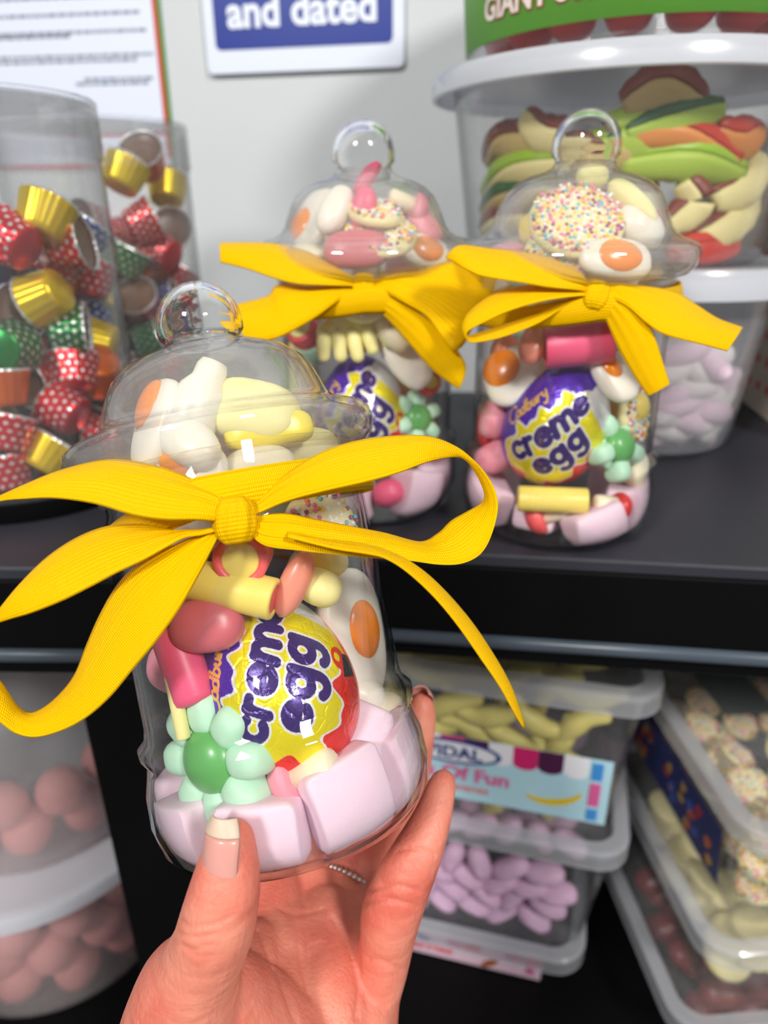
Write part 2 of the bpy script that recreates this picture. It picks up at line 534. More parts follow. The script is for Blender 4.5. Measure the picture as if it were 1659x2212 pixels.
# ------------------------------------------------------------------ the setting
ZS = CAM.z - 0.1328                     # top of the display shelf
ZL = CAM.z - 0.486                      # lower shelf of the right bay
YAW_WALL = math.radians(-10.0)
def struct(name, VF, mat, M=None, t=None, smooth=False):
    o = mobj(name, xf(VF, M, t), mat, None, smooth=smooth); o['kind'] = 'structure'; return o
struct('floor', slab(4.0, 4.0, 0.02, 0.001), pbr('vinyl_floor', srgb(120, 118, 115), 0.5, var=0.1, varscale=8), None, (0, 0, -0.02))
WALL_M = rot_z(YAW_WALL)
WALL_Y = 0.60
struct('wall_back', slab(2.6, 0.05, 2.6, 0.002), M_WALL, WALL_M, Vector((0, WALL_Y + 0.025, 0)))

def shelf_bay(name, label, corner, yaw, x0, x1, zl, post):
    """a black shelving bay; local x runs along the front, local y goes back from the front edge"""
    M = rot_z(yaw)
    r = thing(name, (corner.x, corner.y, 0), label, 'shelf', M)
    w = x1 - x0; cx = (x0 + x1) / 2
    dep = 0.28
    mobj('shelf_board', xf(slab(w, dep, 0.006, 0.002, 0.001), None, (cx, dep / 2, ZS - 0.006)), M_SHELFTOP, r, smooth=False)
    mobj('front_face', xf(slab(w, 0.004, 0.034, 0.001, 0.0008), None, (cx, 0.0025, ZS - 0.0405)), M_BLACK, r, smooth=False)
    lip = sweep([(x0, 0.001, ZS - 0.0425), (cx, 0.001, ZS - 0.0425), (x1, 0.001, ZS - 0.0425)], [0.0035] * 3, 10, caps=False)
    mobj('edge_strip', lip, M_LIP, r)
    mobj('front_return', xf(slab(w, 0.014, 0.006, 0.002, 0.001), None, (cx, 0.010, ZS - 0.054)), M_BLACK, r, smooth=False)
    mobj('lower_board', xf(slab(w, 0.36, 0.006, 0.002, 0.001), None, (cx, 0.14, zl - 0.006)), M_BLACK, r, smooth=False)
    mobj('back_panel', xf(slab(w, 0.006, ZS - 0.02, 0.002, 0.001), None, (cx, dep + 0.006, 0.006)), pbr('dark_back_panel', srgb(42, 40, 38), 0.6), r, smooth=False)
    if post:
        px0, px1, py0 = post
        mobj('upright', xf(slab(px1 - px0, 0.05, ZS - 0.062, 0.002, 0.0012), None, ((px0 + px1) / 2, py0 + 0.025, 0)), M_BLACK, r, smooth=False)
    return r
cr = at_Z(1330, 1212, ZS)
cl = at_Z(100, 1227, ZS)
YAW_R, YAW_L = math.radians(-8.0), math.radians(-2.0)
_pp = at_Y(182, 1580, cl.y + 0.012); POST_X = _pp.x - cl.x
RX0 = (cl.x + POST_X + 0.064 - cr.x) / math.cos(YAW_R)
bay_r = shelf_bay('shelf_bay', 'black metal shelf bay the two ribboned jars stand on', cr, YAW_R, RX0, 0.35, ZL, None)
bay_l = shelf_bay('shelf_bay', 'black shelf bay at the left under the tubes of foil cups', cl, YAW_L, -0.35, POST_X + 0.06, CAM.z - 0.52, (POST_X, POST_X + 0.06, 0.012))

# ------------------------------------------------------------------ sweet jars
BODY_OUT = [(0, 0), (33, 0), (36, 1), (40, 6), (41.5, 13), (41.2, 21), (39.7, 27.5), (39.8, 30), (41.0, 32), (41.0, 34), (38.7, 36.5), (38.25, 40), (38.25, 93), (37.8, 97), (36.6, 100), (36.5, 111)]
BODY_IN = [(35.4, 111), (35.5, 100), (36.6, 96.5), (37.1, 93), (37.1, 40), (37.4, 36.5), (39.2, 33), (38.5, 29), (38.5, 27), (40.0, 20), (40.2, 14), (38.8, 7.5), (35, 2.6), (32, 2.0), (0, 2.0)]
LID_OUT = [(38.2, 103), (38.4, 107), (42.5, 108.4), (44.8, 111.5), (45.7, 115), (45.2, 118), (43, 119.8), (38.6, 121), (36, 122.6), (34.2, 125), (32.8, 128.5), (31.2, 132.5), (28.8, 136.8), (25.2, 140.2), (20, 142.6), (15, 144), (12.3, 145.3), (11.2, 147)]
LID_IN = [(9.6, 147), (10.6, 144.2), (14, 142.6), (19, 141.2), (24, 138.9), (27.5, 135.8), (29.8, 131.8), (31.4, 128), (32.8, 124.4), (34.8, 121.4), (37, 119.8), (41.5, 118.2), (44.0, 117), (44.4, 115), (43.4, 112.2), (41.8, 109.8), (37.4, 108.6), (37.2, 103)]
def knob_profile():
    out = [(11.2, 147)]
    R, zc = 12.9, 152.3
    out.append((11.3, 148.3))
    for k in range(0, 13):
        a = math.radians(-12 + (102) * k / 12)
        out.append((R * math.cos(a) if k < 12 else 0, zc + R * math.sin(a)))
    Ri = 11.0
    for k in range(12, -1, -1):
        a = math.radians(-12 + (102) * k / 12)
        out.append((Ri * math.cos(a) if k < 12 else 0, zc + Ri * math.sin(a)))
    out += [(9.8, 148.3), (9.6, 147)]
    return out
def rin(z):                              # clear inner radius of jar + lid at height z (m)
    zm = z / MM
    pts = sorted([(q[1], q[0]) for q in BODY_IN if q[0] > 0 and q[1] < 108] + [(q[1], q[0]) for q in LID_IN if q[1] > 119.5] + [(156, 10), (163, 2)])
    zs = [p[0] for p in pts]; rs = [p[1] for p in pts]
    return float(np.interp(zm, zs, rs)) * MM
class Jar: pass
def make_jar(base, axis, label, spin=0.3):
    j = Jar()
    j.base, j.axis = Vector(base), Vector(axis).normalized()
    M = frame(j.axis, RIGHT)
    j.root = thing('sweet_jar', base, label, 'jar', M)
    if not hasattr(make_jar, 'meshes'):
        make_jar.meshes = [new_mesh('jar_body', *lathe(BODY_OUT + BODY_IN, 96), M_JAR), new_mesh('jar_lid', *lathe(LID_OUT + LID_IN, 96, closed=True), M_LID),
                           new_mesh('lid_knob', *lathe(knob_profile(), 64, closed=False), M_KNOB)]
    for me in make_jar.meshes[:2]: me.set_sharp_from_angle(angle=math.radians(50))
    b, l, k = [bpy.data.objects.new(n, me) for n, me in zip(('jar_body', 'jar_lid', 'lid_knob'), make_jar.meshes)]
    for o in (b, l, k): COL.objects.link(o)
    b.parent = j.root; l.parent = j.root; k.parent = l
    j.M = M
    return j
def inj(j, px, py, m):
    """point on the pixel's ray just inside the near glass, m metres clear of it"""
    r = ray(px, py)
    best = None
    for i in range(1400):
        d = 0.13 + i * 0.0002
        p = CAM + r * d
        q = p - j.base; z = q.dot(j.axis)
        rad = (q - j.axis * z).length
        if 0.002 + m * 0.8 <= z and rad <= rin(z) - m:
            return p
        e = max(rad - (rin(z) - m), 0) + max(0.002 + m * 0.8 - z, 0)
        if best is None or e < best[0]: best = (e, p)
    return best[1]

JF = make_jar(P(650, 1772, 0.232), cv(-0.2, 0.98, 0.0), 'clear ribboned sweet jar held up in the hand in front')
_x = at_Y(1268, 305, 0.298); JR = make_jar((_x.x, 0.298, ZS), (0, 0, 1), 'clear ribboned sweet jar standing on the shelf at right')
_x = at_Y(785, 310, 0.325); JB = make_jar((_x.x, 0.325, ZS), (0, 0, 1), 'clear ribboned sweet jar on the shelf, between the other two jars')

# ------------------------------------------------------------------ chocolate eggs with printed foil
def seg_dist(X, Y, pts):
    d = np.full(X.shape, 1e9)
    for (x0, y0), (x1, y1) in zip(pts[:-1], pts[1:]):
        dx, dy = x1 - x0, y1 - y0
        t = np.clip(((X - x0) * dx + (Y - y0) * dy) / (dx * dx + dy * dy + 1e-12), 0, 1)
        d = np.minimum(d, np.hypot(X - x0 - t * dx, Y - y0 - t * dy))
    return d
def arc(cx, cy, rx, ry, a0, a1, n=16):
    return [(cx + rx * math.cos(math.radians(a0 + (a1 - a0) * i / n)), cy + ry * math.sin(math.radians(a0 + (a1 - a0) * i / n))) for i in range(n + 1)]
# letters on an x-height of 1, centred on x = 0; each is a list of strokes
LET = {
    'c': [arc(0.05, 0.5, 0.42, 0.42, 50, 310)],
    'r': [[(-0.22, 0.05), (-0.22, 0.92)], [(-0.22, 0.55)] + arc(0.08, 0.55, 0.3, 0.33, 150, 70, 6)],
    'e': [[(-0.36, 0.46), (0.38, 0.58)] , arc(0.0, 0.5, 0.42, 0.42, 12, 320)],
    'm': [[(-0.66, 0.05), (-0.62, 0.92)], arc(-0.32, 0.5, 0.31, 0.40, 165, 0, 10) + [(0.0, 0.06)], arc(0.32, 0.5, 0.31, 0.40, 165, 0, 10) + [(0.66, 0.06)]],
    'g': [arc(-0.05, 0.5, 0.38, 0.40, 0, 360), [(0.36, 0.92), (0.38, 0.1)] + arc(0.0, -0.12, 0.38, 0.42, 0, -140, 10)],
}
SCRIPT = [  # gold handwriting: a flowing capital, then small joined letters
    arc(-9.2, 1.4, 2.3, 2.9, 40, 320, 18),
    [(-6.2, 1.6)] + arc(-6.6, 0.4, 0.9, 1.1, 60, 400, 12) + [(-5.4, -0.6)],
    arc(-4.3, 0.4, 0.85, 1.1, 60, 400, 12), [(-3.3, 3.6), (-3.5, -0.5)],
    [(-2.3, 3.6), (-2.6, -0.5)], arc(-1.8, 0.4, 0.85, 1.1, 150, -150, 12),
    [(-0.4, 1.5), (-0.4, 0.1), (0.2, -0.6), (1.0, 0.0), (1.0, 1.5)], [(1.0, 0.3), (1.4, -0.6)],
    [(1.9, 1.5), (2.0, -0.6)], [(2.0, 0.6), (2.5, 1.4), (3.1, 1.4)],
    [(3.9, 1.5), (4.0, 0.2), (4.6, -0.4), (5.3, 0.2)], [(5.5, 1.6), (5.2, -1.6), (4.4, -2.9), (3.6, -2.4)],
]
def egg_mesh():
    NA, NP = 480, 300
    th = np.concatenate([np.linspace(0, math.radians(105), 230), np.linspace(math.radians(105), math.pi, NP - 230 + 1)[1:]])
    az = np.linspace(0, 2 * math.pi, NA, endpoint=False)
    TH, AZ = np.meshgrid(th, az, indexing='ij')
    # unit sphere with the pole at -Y (printed front); x right, z up along the egg
    x = np.sin(TH) * np.cos(AZ); z = np.sin(TH) * np.sin(AZ); y = -np.cos(TH)
    RX, RZ = 21.0, 27.5
    k = 1 - 0.13 * z
    X, Y, Z = x * RX * k, y * RX * k, z * RZ
    # print coordinates in mm (azimuthal equidistant about the front)
    s = TH * 21.5 * np.cos(AZ); t = TH * 24.0 * np.sin(AZ)
    A = math.radians(56)
    u = s * math.cos(A) + t * math.sin(A); v = -s * math.sin(A) + t * math.cos(A)
    c = lambda r, g, b: np.array(srgb(r, g, b)[:3])
    purple, yellow, white, navy, red, gold, black = c(84, 40, 175), c(238, 222, 0), c(240, 240, 240), c(58, 30, 110), c(232, 40, 22), c(240, 190, 90), c(18, 16, 20)
    col = np.zeros(X.shape + (3,)); col[:] = purple
    # yellow splash: wavy blob
    ang = np.arctan2(v + 1, u - 1)
    rb = 21.0 + 2.2 * np.sin(7 * ang + 0.6) + 1.4 * np.sin(12 * ang + 2.0)
    top = 14.2 + 1.6 * np.sin(u * 0.55 + 1.0) + 0.9 * np.sin(u * 1.15)
    rr = np.hypot((u - 1) * 0.92, v + 1)
    inside = np.minimum(rb - rr, top - v)
    col[inside > -1.1] = white
    col[inside > 0] = yellow
    # right flank white, red lower edge with a black patch
    m = (v < -1) & (inside <= 0) & (v < top); col[m] = red
    redline = -15.5 + 2.2 * np.sin(u * 0.42 + 0.5) + 1.0 * np.sin(u * 0.95)
    m = (v < redline + 0.9) & (u < 8); col[m] = white
    m = (v < redline) & (u < 9); col[m] = red
    m = (np.hypot((u - 10) / 3.4, (v + 15.5) / 3.2) < 1); col[m] = red
    m = (np.hypot((u - 10) / 1.3, (v + 14.6) / 1.2) < 1); col[m] = yellow
    m = (abs((u - 9.5) * 0.95 + (v + 20) * 0.3) < 3.4) & (abs(v + 20.0) < 2.9); col[m] = black
    m = (u > 19) & (v < 8) & (v > -13); col[m] = white
    # lettering
    dmin = np.full(X.shape, 1e9)
    H = 7.0
    line1 = [('c', -14.0, 2.6), ('r', -8.0, 2.6), ('e', -1.6, 2.7), ('m', 7.2, 2.9), ('e', 16.0, 3.2)]
    line2 = [('e', -7.6, -7.6), ('g', 0.2, -7.2), ('g', 8.2, -6.8)]
    for ch, ox, oy in line1 + line2:
        for st in LET[ch]:
            pts = [(ox + a * H * 0.92, oy + b * H) for a, b in st]
            dmin = np.minimum(dmin, seg_dist(u, v, pts))
    col[dmin < 1.9] = white
    col[dmin < 1.32] = navy
    dg = np.full(X.shape, 1e9)
    for st in SCRIPT:
        dg = np.minimum(dg, seg_dist(u, v, [(a * 1.25 - 1.0, b * 1.25 + 20.3 + 0.12 * a) for a, b in st]))
    col[(dg < 0.48)] = gold
    V = np.stack([X, Y, Z], -1).reshape(-1, 3) * MM
    idx = np.arange(NP * NA).reshape(NP, NA)
    a = idx[:-1, :]; b = np.roll(idx, -1, 1)[:-1, :]; c2 = np.roll(idx, -1, 1)[1:, :]; d = idx[1:, :]
    Q = np.stack([a, d, c2, b], -1).reshape(-1, 4)
    me = bpy.data.meshes.new('foil_egg')
    me.vertices.add(len(V)); me.vertices.foreach_set('co', V.ravel())
    me.loops.add(Q.size); me.loops.foreach_set('vertex_index', Q.ravel().astype(np.int32))
    me.polygons.add(len(Q)); me.polygons.foreach_set('loop_start', np.arange(0, Q.size, 4, dtype=np.int32))
    me.polygons.foreach_set('loop_total', np.full(len(Q), 4, np.int32)) if False else None
    me.update(calc_edges=True); me.validate()
    at = me.attributes.new('print', 'FLOAT_COLOR', 'POINT')
    C4 = np.concatenate([col.reshape(-1, 3), np.ones((len(V), 1))], 1).astype(np.float32)
    at.data.foreach_set('color', C4.ravel())
    me.polygons.foreach_set('use_smooth', [True] * len(me.polygons))
    me.materials.append(M_EGGFOIL)
    return me
EGG = egg_mesh()
CURJ[0] = None
def put_egg(p, lean_deg, label, yaw=0.0, tip=0.0, shift=0.0):
    """lean: image-plane lean of the long axis, positive to the left; front faces the camera"""
    a = math.radians(lean_deg)
    z = (UP * math.cos(a) - RIGHT * math.sin(a))
    toward = (CAM - p).normalized()
    z = (z - toward * z.dot(toward)).normalized()
    if yaw: toward = (Matrix.Rotation(yaw, 3, z) @ toward)
    y = -toward; x = y.cross(z)
    if tip:
        Rt = Matrix.Rotation(tip, 3, RIGHT); x, y, z = Rt @ x, Rt @ y, Rt @ z
    M = Matrix((x, y, z)).transposed()
    o = bpy.data.objects.new('chocolate_egg', EGG); COL.objects.link(o)
    M4 = M.to_4x4(); M4.translation = p; o.matrix_world = M4
    return tag(o, label, 'egg', 'foil wrapped chocolate eggs in the jars')
CURJ[0] = JF; put_egg(inj(JF, 600, 1474, 0.0225), 21, 'yellow and purple foil chocolate egg in the held jar', 0.12)
CURJ[0] = JR; put_egg(inj(JR, 1203, 915, 0.0225), -18, 'foil chocolate egg in the right shelf jar, purple top showing', 0, 0.5)
CURJ[0] = JB; put_egg(inj(JB, 782, 900, 0.0225), 2, 'foil chocolate egg in the shelf jar between the others', 0.05, 0.12)

# ------------------------------------------------------------------ loose sweets
C_ = {
    'white': pbr('white_jelly', srgb(245, 238, 222), 0.35, sss=0.3, sssr=0.003),
    'orange': pbr('orange_jelly', srgb(252, 142, 16), 0.25, sss=0.2, sssr=0.003, coat=0.2),
    'palegreen': pbr('mint_foam', srgb(188, 228, 198), 0.5, sss=0.25, sssr=0.003),
    'green': pbr('green_jelly', srgb(98, 172, 92), 0.35, sss=0.2, sssr=0.003, coat=0.2),
    'marsh': pbr('pink_marshmallow', srgb(240, 211, 224), 0.75, sss=0.3, sssr=0.003, bump=(900, 0.15, 0.0004), var=0.05, varscale=90),
    'marshwhite': pbr('white_marshmallow', srgb(240, 232, 228), 0.75, sss=0.3, sssr=0.003, bump=(900, 0.15, 0.0004)),
    'pink': pbr('pink_candy', srgb(236, 90, 128), 0.4, sss=0.15, sssr=0.002, bump=(500, 0.08, 0.0003)),
    'hotpink': pbr('pink_shell', srgb(240, 96, 96), 0.4, sss=0.1, sssr=0.002),
    'mauve': pbr('mauve_pink_candy', srgb(208, 104, 112), 0.35, sss=0.15, sssr=0.002, var=0.08),
    'peach': pbr('peach_jelly', srgb(240, 152, 128), 0.3, sss=0.2, sssr=0.003),
    'red': pbr('red_jelly', srgb(215, 50, 50), 0.3, sss=0.15, sssr=0.003),
    'yellow': pbr('custard_yellow', srgb(246, 222, 110), 0.4, sss=0.2, sssr=0.002),
    'paleyellow': pbr('pale_yellow_foam', srgb(247, 236, 160), 0.5, sss=0.25, sssr=0.003),
    'bright': pbr('bright_yellow_jelly', srgb(252, 230, 50), 0.3, sss=0.2, sssr=0.003),
    'cream': pbr('cream_foam', srgb(246, 234, 200), 0.5, sss=0.25, sssr=0.003),
    'lightpink': pbr('light_pink_foam', srgb(240, 150, 165), 0.5, sss=0.25, sssr=0.003),
    'brown': pbr('milk_chocolate', srgb(96, 62, 44), 0.4),
    'button': pbr('white_chocolate', srgb(238, 226, 168), 0.4, sss=0.1, sssr=0.002),
}
def hs(s): return sum(map(ord, s)) % 97
def sweet(name, p, z, x, label, cat='sweet', group=None):
    return thing(name, p, label, cat, frame(z, x), group)
def fried_egg(p, z, x, rx, ry, label, th=3.2, yolk=(0, 0, 0.5), yr=None, group=None):
    r = sweet('fried_egg_sweet', p, z, x, label, 'sweet', group)
    n, V, Fc = 40, [], []
    mobj('egg_white', ellipsoid(rx * MM, ry * MM, th * MM, 32, 14, 0.8, 0.05, hs(label)), C_['white'], r)
    a = yr or 0.5
    mobj('yolk', xf(ellipsoid(rx * a * MM, ry * a * 1.15 * MM, th * 0.75 * MM, 24, 12), None, (yolk[0] * MM, yolk[1] * MM, th * 0.62 * MM)), C_['orange'], r)
    return r
def mushroom(p, z, cap, stem, label, R=7, L=13, sr=4.2):
    """local z runs from the cap out along the stem"""
    r = sweet('mushroom_sweet', p, z, None, label)
    prof = [(0, -R * 0.75)] + [(R * math.sin(a), -R * 0.75 * math.cos(a)) for a in [math.radians(q) for q in (15, 30, 45, 60, 75, 90)]] + [(R * 0.98, 1.2), (R * 0.85, 2.2), (0, 2.4)]
    mobj('cap', lathe(prof, 32), C_[cap], r)
    mobj('stem', lathe([(0, 1), (sr, 1.2), (sr, L - 2), (sr * 0.92, L - 0.8), (sr * 0.7, L), (0, L)], 28), C_[stem], r)
    return r
def cut_tube(p, z, R, L, shell, fill, label):
    r = sweet('filled_tube_sweet', p, z, None, label)
    h = L / 2; ri = R * 0.68
    prof = [(ri, -h), (R * 0.94, -h), (R, -h + 0.6), (R, h - 0.6), (R * 0.94, h), (ri, h)]
    mobj('shell', lathe(prof, 32, closed=True), C_[shell], r)
    mobj('filling', lathe([(0, -h + 0.3), (ri * 1.005, -h + 0.3), (ri * 1.005, h - 0.4), (ri * 0.9, h - 0.2), (0, h - 0.1)], 32), C_[fill], r)
    return r
def rod(p, z, R, L, col, label, name='candy_stick'):
    o = mobj(name, lathe([(0, -L / 2), (R * 0.7, -L / 2), (R * 0.94, -L / 2 + R * 0.12), (R, -L / 2 + R * 0.4), (R * 1.01, 0), (R, L / 2 - R * 0.4), (R * 0.94, L / 2 - R * 0.12), (R * 0.7, L / 2), (0, L / 2)], 28), C_[col])
    M4 = frame(z).to_4x4(); M4.translation = p; o.matrix_world = M4
    return tag(o, label, 'sweet')
def bean(p, z, x, dims, col, label, name='jelly_bean', e=0.85, wob=0.04):
    o = mobj(name, ellipsoid(dims[0] * MM, dims[1] * MM, dims[2] * MM, 28, 16, e, wob, hs(label)), C_[col])
    M4 = frame(z, x).to_4x4(); M4.translation = p; o.matrix_world = M4
    return tag(o, label, 'sweet')
def marshmallow(p, z, x, dims, label, group=None, r=3.5, seed=1, col='marsh'):
    o = mobj('marshmallow', rbox(dims[0] * MM, dims[1] * MM, dims[2] * MM, r * MM, 7, 0.05, seed), C_[col])
    M4 = frame(z, x).to_4x4(); M4.translation = p; o.matrix_world = M4
    return tag(o, label, 'marshmallow', group)
def flower(p, z, x, R, label, n=8):
    r = sweet('flower_sweet', p, z, x, label)
    mobj('centre', xf(ellipsoid(R * 0.5 * MM, R * 0.5 * MM, R * 0.34 * MM, 28, 14), None, (0, 0, R * 0.16 * MM)), C_['green'], r)
    pm = new_mesh('petal', *xf(ellipsoid(R * 0.34 * MM, R * 0.28 * MM, R * 0.36 * MM, 20, 12, 0.72), None, (R * 0.68 * MM, 0, 0)), C_['palegreen'])
    for i in range(n):
        o = bpy.data.objects.new('petal', pm); COL.objects.link(o); o.parent = r
        o.rotation_euler = (0, 0, 2 * math.pi * i / n)
    mobj('base', xf(ellipsoid(R * 0.72 * MM, R * 0.72 * MM, R * 0.18 * MM, 28, 10), None, (0, 0, -R * 0.08 * MM)), C_['palegreen'], r)
    return r
SPR = [pbr('sprinkle_pink', srgb(240, 120, 170), 0.4), pbr('sprinkle_yellow', srgb(250, 215, 60), 0.4), pbr('sprinkle_blue', srgb(110, 190, 215), 0.4),
       pbr('sprinkle_white', srgb(250, 248, 240), 0.4), pbr('sprinkle_purple', srgb(150, 40, 110), 0.4), pbr('sprinkle_orange', srgb(245, 150, 50), 0.4)]
def sprinkle_vf(R, n, seed, z0, rad=0.75):
    """little sugar balls laid on a disc of radius R (mm); joined, one material per ball"""
    rnd = random.Random(seed); pts = []
    tries = 0
    while len(pts) < n and tries < n * 30:
        tries += 1
        a = rnd.uniform(0, 6.283); q = R * math.sqrt(rnd.random())
        x, y = q * math.cos(a), q * math.sin(a)
        if all((x - u) ** 2 + (y - v) ** 2 > (1.45 * rad) ** 2 for u, v in pts): pts.append((x, y))
    V, Fc, mi = [], [], []
    bv, bf = ellipsoid(rad * MM, rad * MM, rad * 0.8 * MM, 7, 5)
    for x, y in pts:
        k = len(V); V += [(a + x * MM, b + y * MM, c + z0 * MM) for a, b, c in bv]
        Fc += [tuple(i + k for i in f) for f in bf]; mi += [rnd.choice((0, 1, 1, 2, 3, 3, 3, 4, 5, 0))] * len(bf)
    return V, Fc, mi
JAZZ = {}
def jazzie(p, z, x, R, label, base='button', group=None, n=None):
    r = sweet('sprinkle_disc', p, z, x, label, 'sweet', group)
    key = (R, base)
    if key not in JAZZ:
        d = new_mesh('chocolate_disc', *lathe([(0, -2.2), (R * 0.9, -2.2), (R * 0.98, -1.5), (R, 0), (R * 0.93, 1.6), (R * 0.7, 2.3), (0, 2.5)], 36), C_[base])
        V, Fc, mi = sprinkle_vf(R * 0.95, n or int(R * R * 0.75), 5, 2.3, 0.8)
        s = new_mesh('sprinkles', V, Fc, None)
        for m in SPR: s.materials.append(m)
        s.polygons.foreach_set('material_index', mi)
        JAZZ[key] = (d, s)
    for nme, me in zip(('chocolate_disc', 'sprinkles'), JAZZ[key]):
        o = bpy.data.objects.new(nme, me); COL.objects.link(o); o.parent = r
        if nme == 'sprinkles': o['kind'] = 'stuff'
    return r
def fluted(p, z, x, W, Hh, label, n=5):
    """foam sweet like a hand of small fingers; local x across, y up"""
    r = sweet('fluted_foam_sweet', p, z, x, label)
    mobj('bunch_top', xf(ellipsoid(W * 0.48 * MM, Hh * 0.3 * MM, 5 * MM, 24, 12, 0.8), None, (0, Hh * 0.25 * MM, -1 * MM)), C_['paleyellow'], r)
    for i in range(n):
        u = (i - (n - 1) / 2) / ((n - 1) / 2)
        x0, y0 = u * W * 0.36, Hh * 0.32 - abs(u) * 1.5
        x1, y1 = u * W * 0.44, -Hh * 0.38 + abs(u) * Hh * 0.16
        mobj('finger', sweep([(x0 * MM, y0 * MM, 0), ((x0 + x1) / 2 * MM, (y0 + y1) / 2 * MM, 2.0 * MM), (x1 * MM, y1 * MM, 0)], [2.7 * MM, 3.2 * MM, 2.7 * MM], 14, n=10), C_['paleyellow'], r)
    return r
def bottle(p, z, x, R, L, col, label):
    r = mobj('milk_bottle_sweet', lathe([(0, -L / 2), (R * 0.7, -L / 2), (R, -L / 2 + 1.5), (R * 1.02, 0), (R * 0.9, L * 0.18), (R * 0.62, L * 0.3), (R * 0.6, L * 0.42), (R * 0.5, L / 2 - 0.4), (0, L / 2)], 28), C_[col])
    M4 = frame(z, x).to_4x4(); M4.translation = p; r.matrix_world = M4
    return tag(r, label, 'sweet')

# --- sweets in the held jar
CURJ[0] = JF
H = 'in the held jar'
cut_tube(inj(JF, 505, 1274, 0.0062), cv(.96, -.22, .12), 5.6, 23, 'yellow', 'hotpink', 'yellow tube sweet lying above the egg ' + H)
cut_tube(inj(JF, 527, 1198, 0.0105), cv(.05, -.15, .97), 7.2, 14, 'hotpink', 'yellow', 'pink tube sweet with yellow middle, end-on under the knot ' + H)
bean(inj(JF, 637, 1262, 0.0055), cv(.42, .9, .1), cv(0, 0, 1), (4.0, 4.0, 9.5), 'peach', 'peach finger sweet leaning beside the yellow tube ' + H)
bean(inj(JF, 690, 1268, 0.0062), cv(.3, .4, .8), cv(1, -.3, 0), (6.4, 5, 4.6), 'paleyellow', 'pale yellow foam lump right of the peach sweet ' + H, 'foam_sweet')
bean(inj(JF, 700, 1218, 0.008), cv(.2, .3, .9), cv(1, .2, 0), (7, 4.5, 4), 'yellow', 'custard yellow lump just below the bow ' + H, 'foam_sweet')
fried_egg(inj(JF, 790, 1370, 0.0085), cv(.70, .08, .70), cv(-.14, 1, .1), 21, 12.5, 'fried egg jelly pressed upright against the glass ' + H, 4.2, (2, -2, .5), .48)
bean(inj(JF, 447, 1350, 0.0075), cv(.0, .2, 1), cv(1, .1, 0), (9.6, 7.4, 6.4), 'mauve', 'mauve pink pebble sweet left of the egg ' + H, 'pebble_sweet')
rod(inj(JF, 396, 1437, 0.0068), cv(.36, -.92, .1), 5.8, 21, 'pink', 'bright pink rod sweet at the left wall ' + H)
flower(inj(JF, 466, 1632, 0.0085), cv(-.55, -.08, .83), cv(1, .2, .5), 18, 'mint green flower foam sweet ' + H, 8)
rod(inj(JF, 378, 1500, 0.003), cv(.2, -.98, 0), 1.9, 24, 'paleyellow', 'thin pale yellow stick along the left glass ' + H)
mushroom(inj(JF, 636, 1676, 0.0085), cv(.86, .36, .35), 'lightpink', 'cream', 'pink and cream mushroom sweet under the egg ' + H, 7.6, 13.5, 4.4)
HG = 'marshmallows in the held jar'
def ringmarsh(j, ang, z, r, dims, label, group, tilt=(0, 0, 0), rr=3, seed=0):
    """marshmallow standing against the glass; ang in degrees from the viewer's side, positive to the right"""
    e = (CAM - j.base); e = (e - j.axis * e.dot(j.axis)).normalized()
    rad = Matrix.Rotation(math.radians(ang), 3, j.axis) @ e
    tan = j.axis.cross(rad)
    z_ = rad + tan * tilt[0] + j.axis * tilt[1]
    x_ = tan + j.axis * tilt[2]
    return marshmallow(j.base + rad * r * MM + j.axis * z * MM, z_, x_, dims, label, group, rr, seed)
for q in ((-19, 11, 32, (11, 9.6, 9), 'wide pink marshmallow beside the thumb tip ', (.05, .12, -.08)), (24, 13.2, 32, (10.8, 12.2, 9), 'large square pink marshmallow front centre ', (-.06, .1, .16)), (67, 13.5, 32, (10.6, 12.4, 9), 'tall pink marshmallow at the lower right ', (.05, .1, .2)),
          (-63, 11, 32, (10.8, 9.8, 9), 'pink marshmallow at the left edge above the thumb ', (.1, 0, .1)), (110, 13, 31, (10.2, 10, 8.5), 'pink marshmallow round the right side at the back ', (0, 0, .1)), (-107, 13, 31, (10.4, 10, 8.5), 'pink marshmallow round the left side at the back ', (0, 0, -.1)), (180, 13, 28, (11, 10, 9), 'pink marshmallow farthest back at the bottom ', (0, 0, 0))):
    ringmarsh(JF, q[0], q[1], q[2], q[3], q[4] + H, HG, q[5], 3, int(q[0]) % 50)
marshmallow(inj(JF, 765, 1590, 0.0150), cv(.2, .5, .8), cv(.9, -.3, .1), (9, 8.5, 9), 'pink marshmallow just right of the egg ' + H, HG, 3, 4)
marshmallow(inj(JF, 910, 1625, 0.0085), cv(.8, 0, .3), cv(.2, .9, 0), (12, 6.5, 8), 'pink marshmallow squeezed to the right edge ' + H, HG, 3, 5)
bean(inj(JF, 868, 1566, 0.004), cv(.5, .86, 0), cv(0, 0, 1), (3.4, 3.4, 7.5), 'mauve', 'dark pink bean by the right glass ' + H)
bean(inj(JF, 820, 1545, 0.010), cv(.3, .1, .9), cv(1, .3, 0), (8, 6.5, 6), 'cream', 'cream foam lump below the fried egg ' + H, 'foam_sweet')
bottle(inj(JF, 422, 868, 0.0068), cv(.34, .92, -.1), cv(1, 0, 0), 7.0, 27, 'white', 'white milk bottle jelly reaching into the knob ' + H)
bean(inj(JF, 395, 946, 0.0065), cv(-.3, .2, .9), cv(.8, -.6, .1), (12, 6.5, 5.5), 'white', 'white jelly lobe in the dome ' + H, 'jelly_sweet')
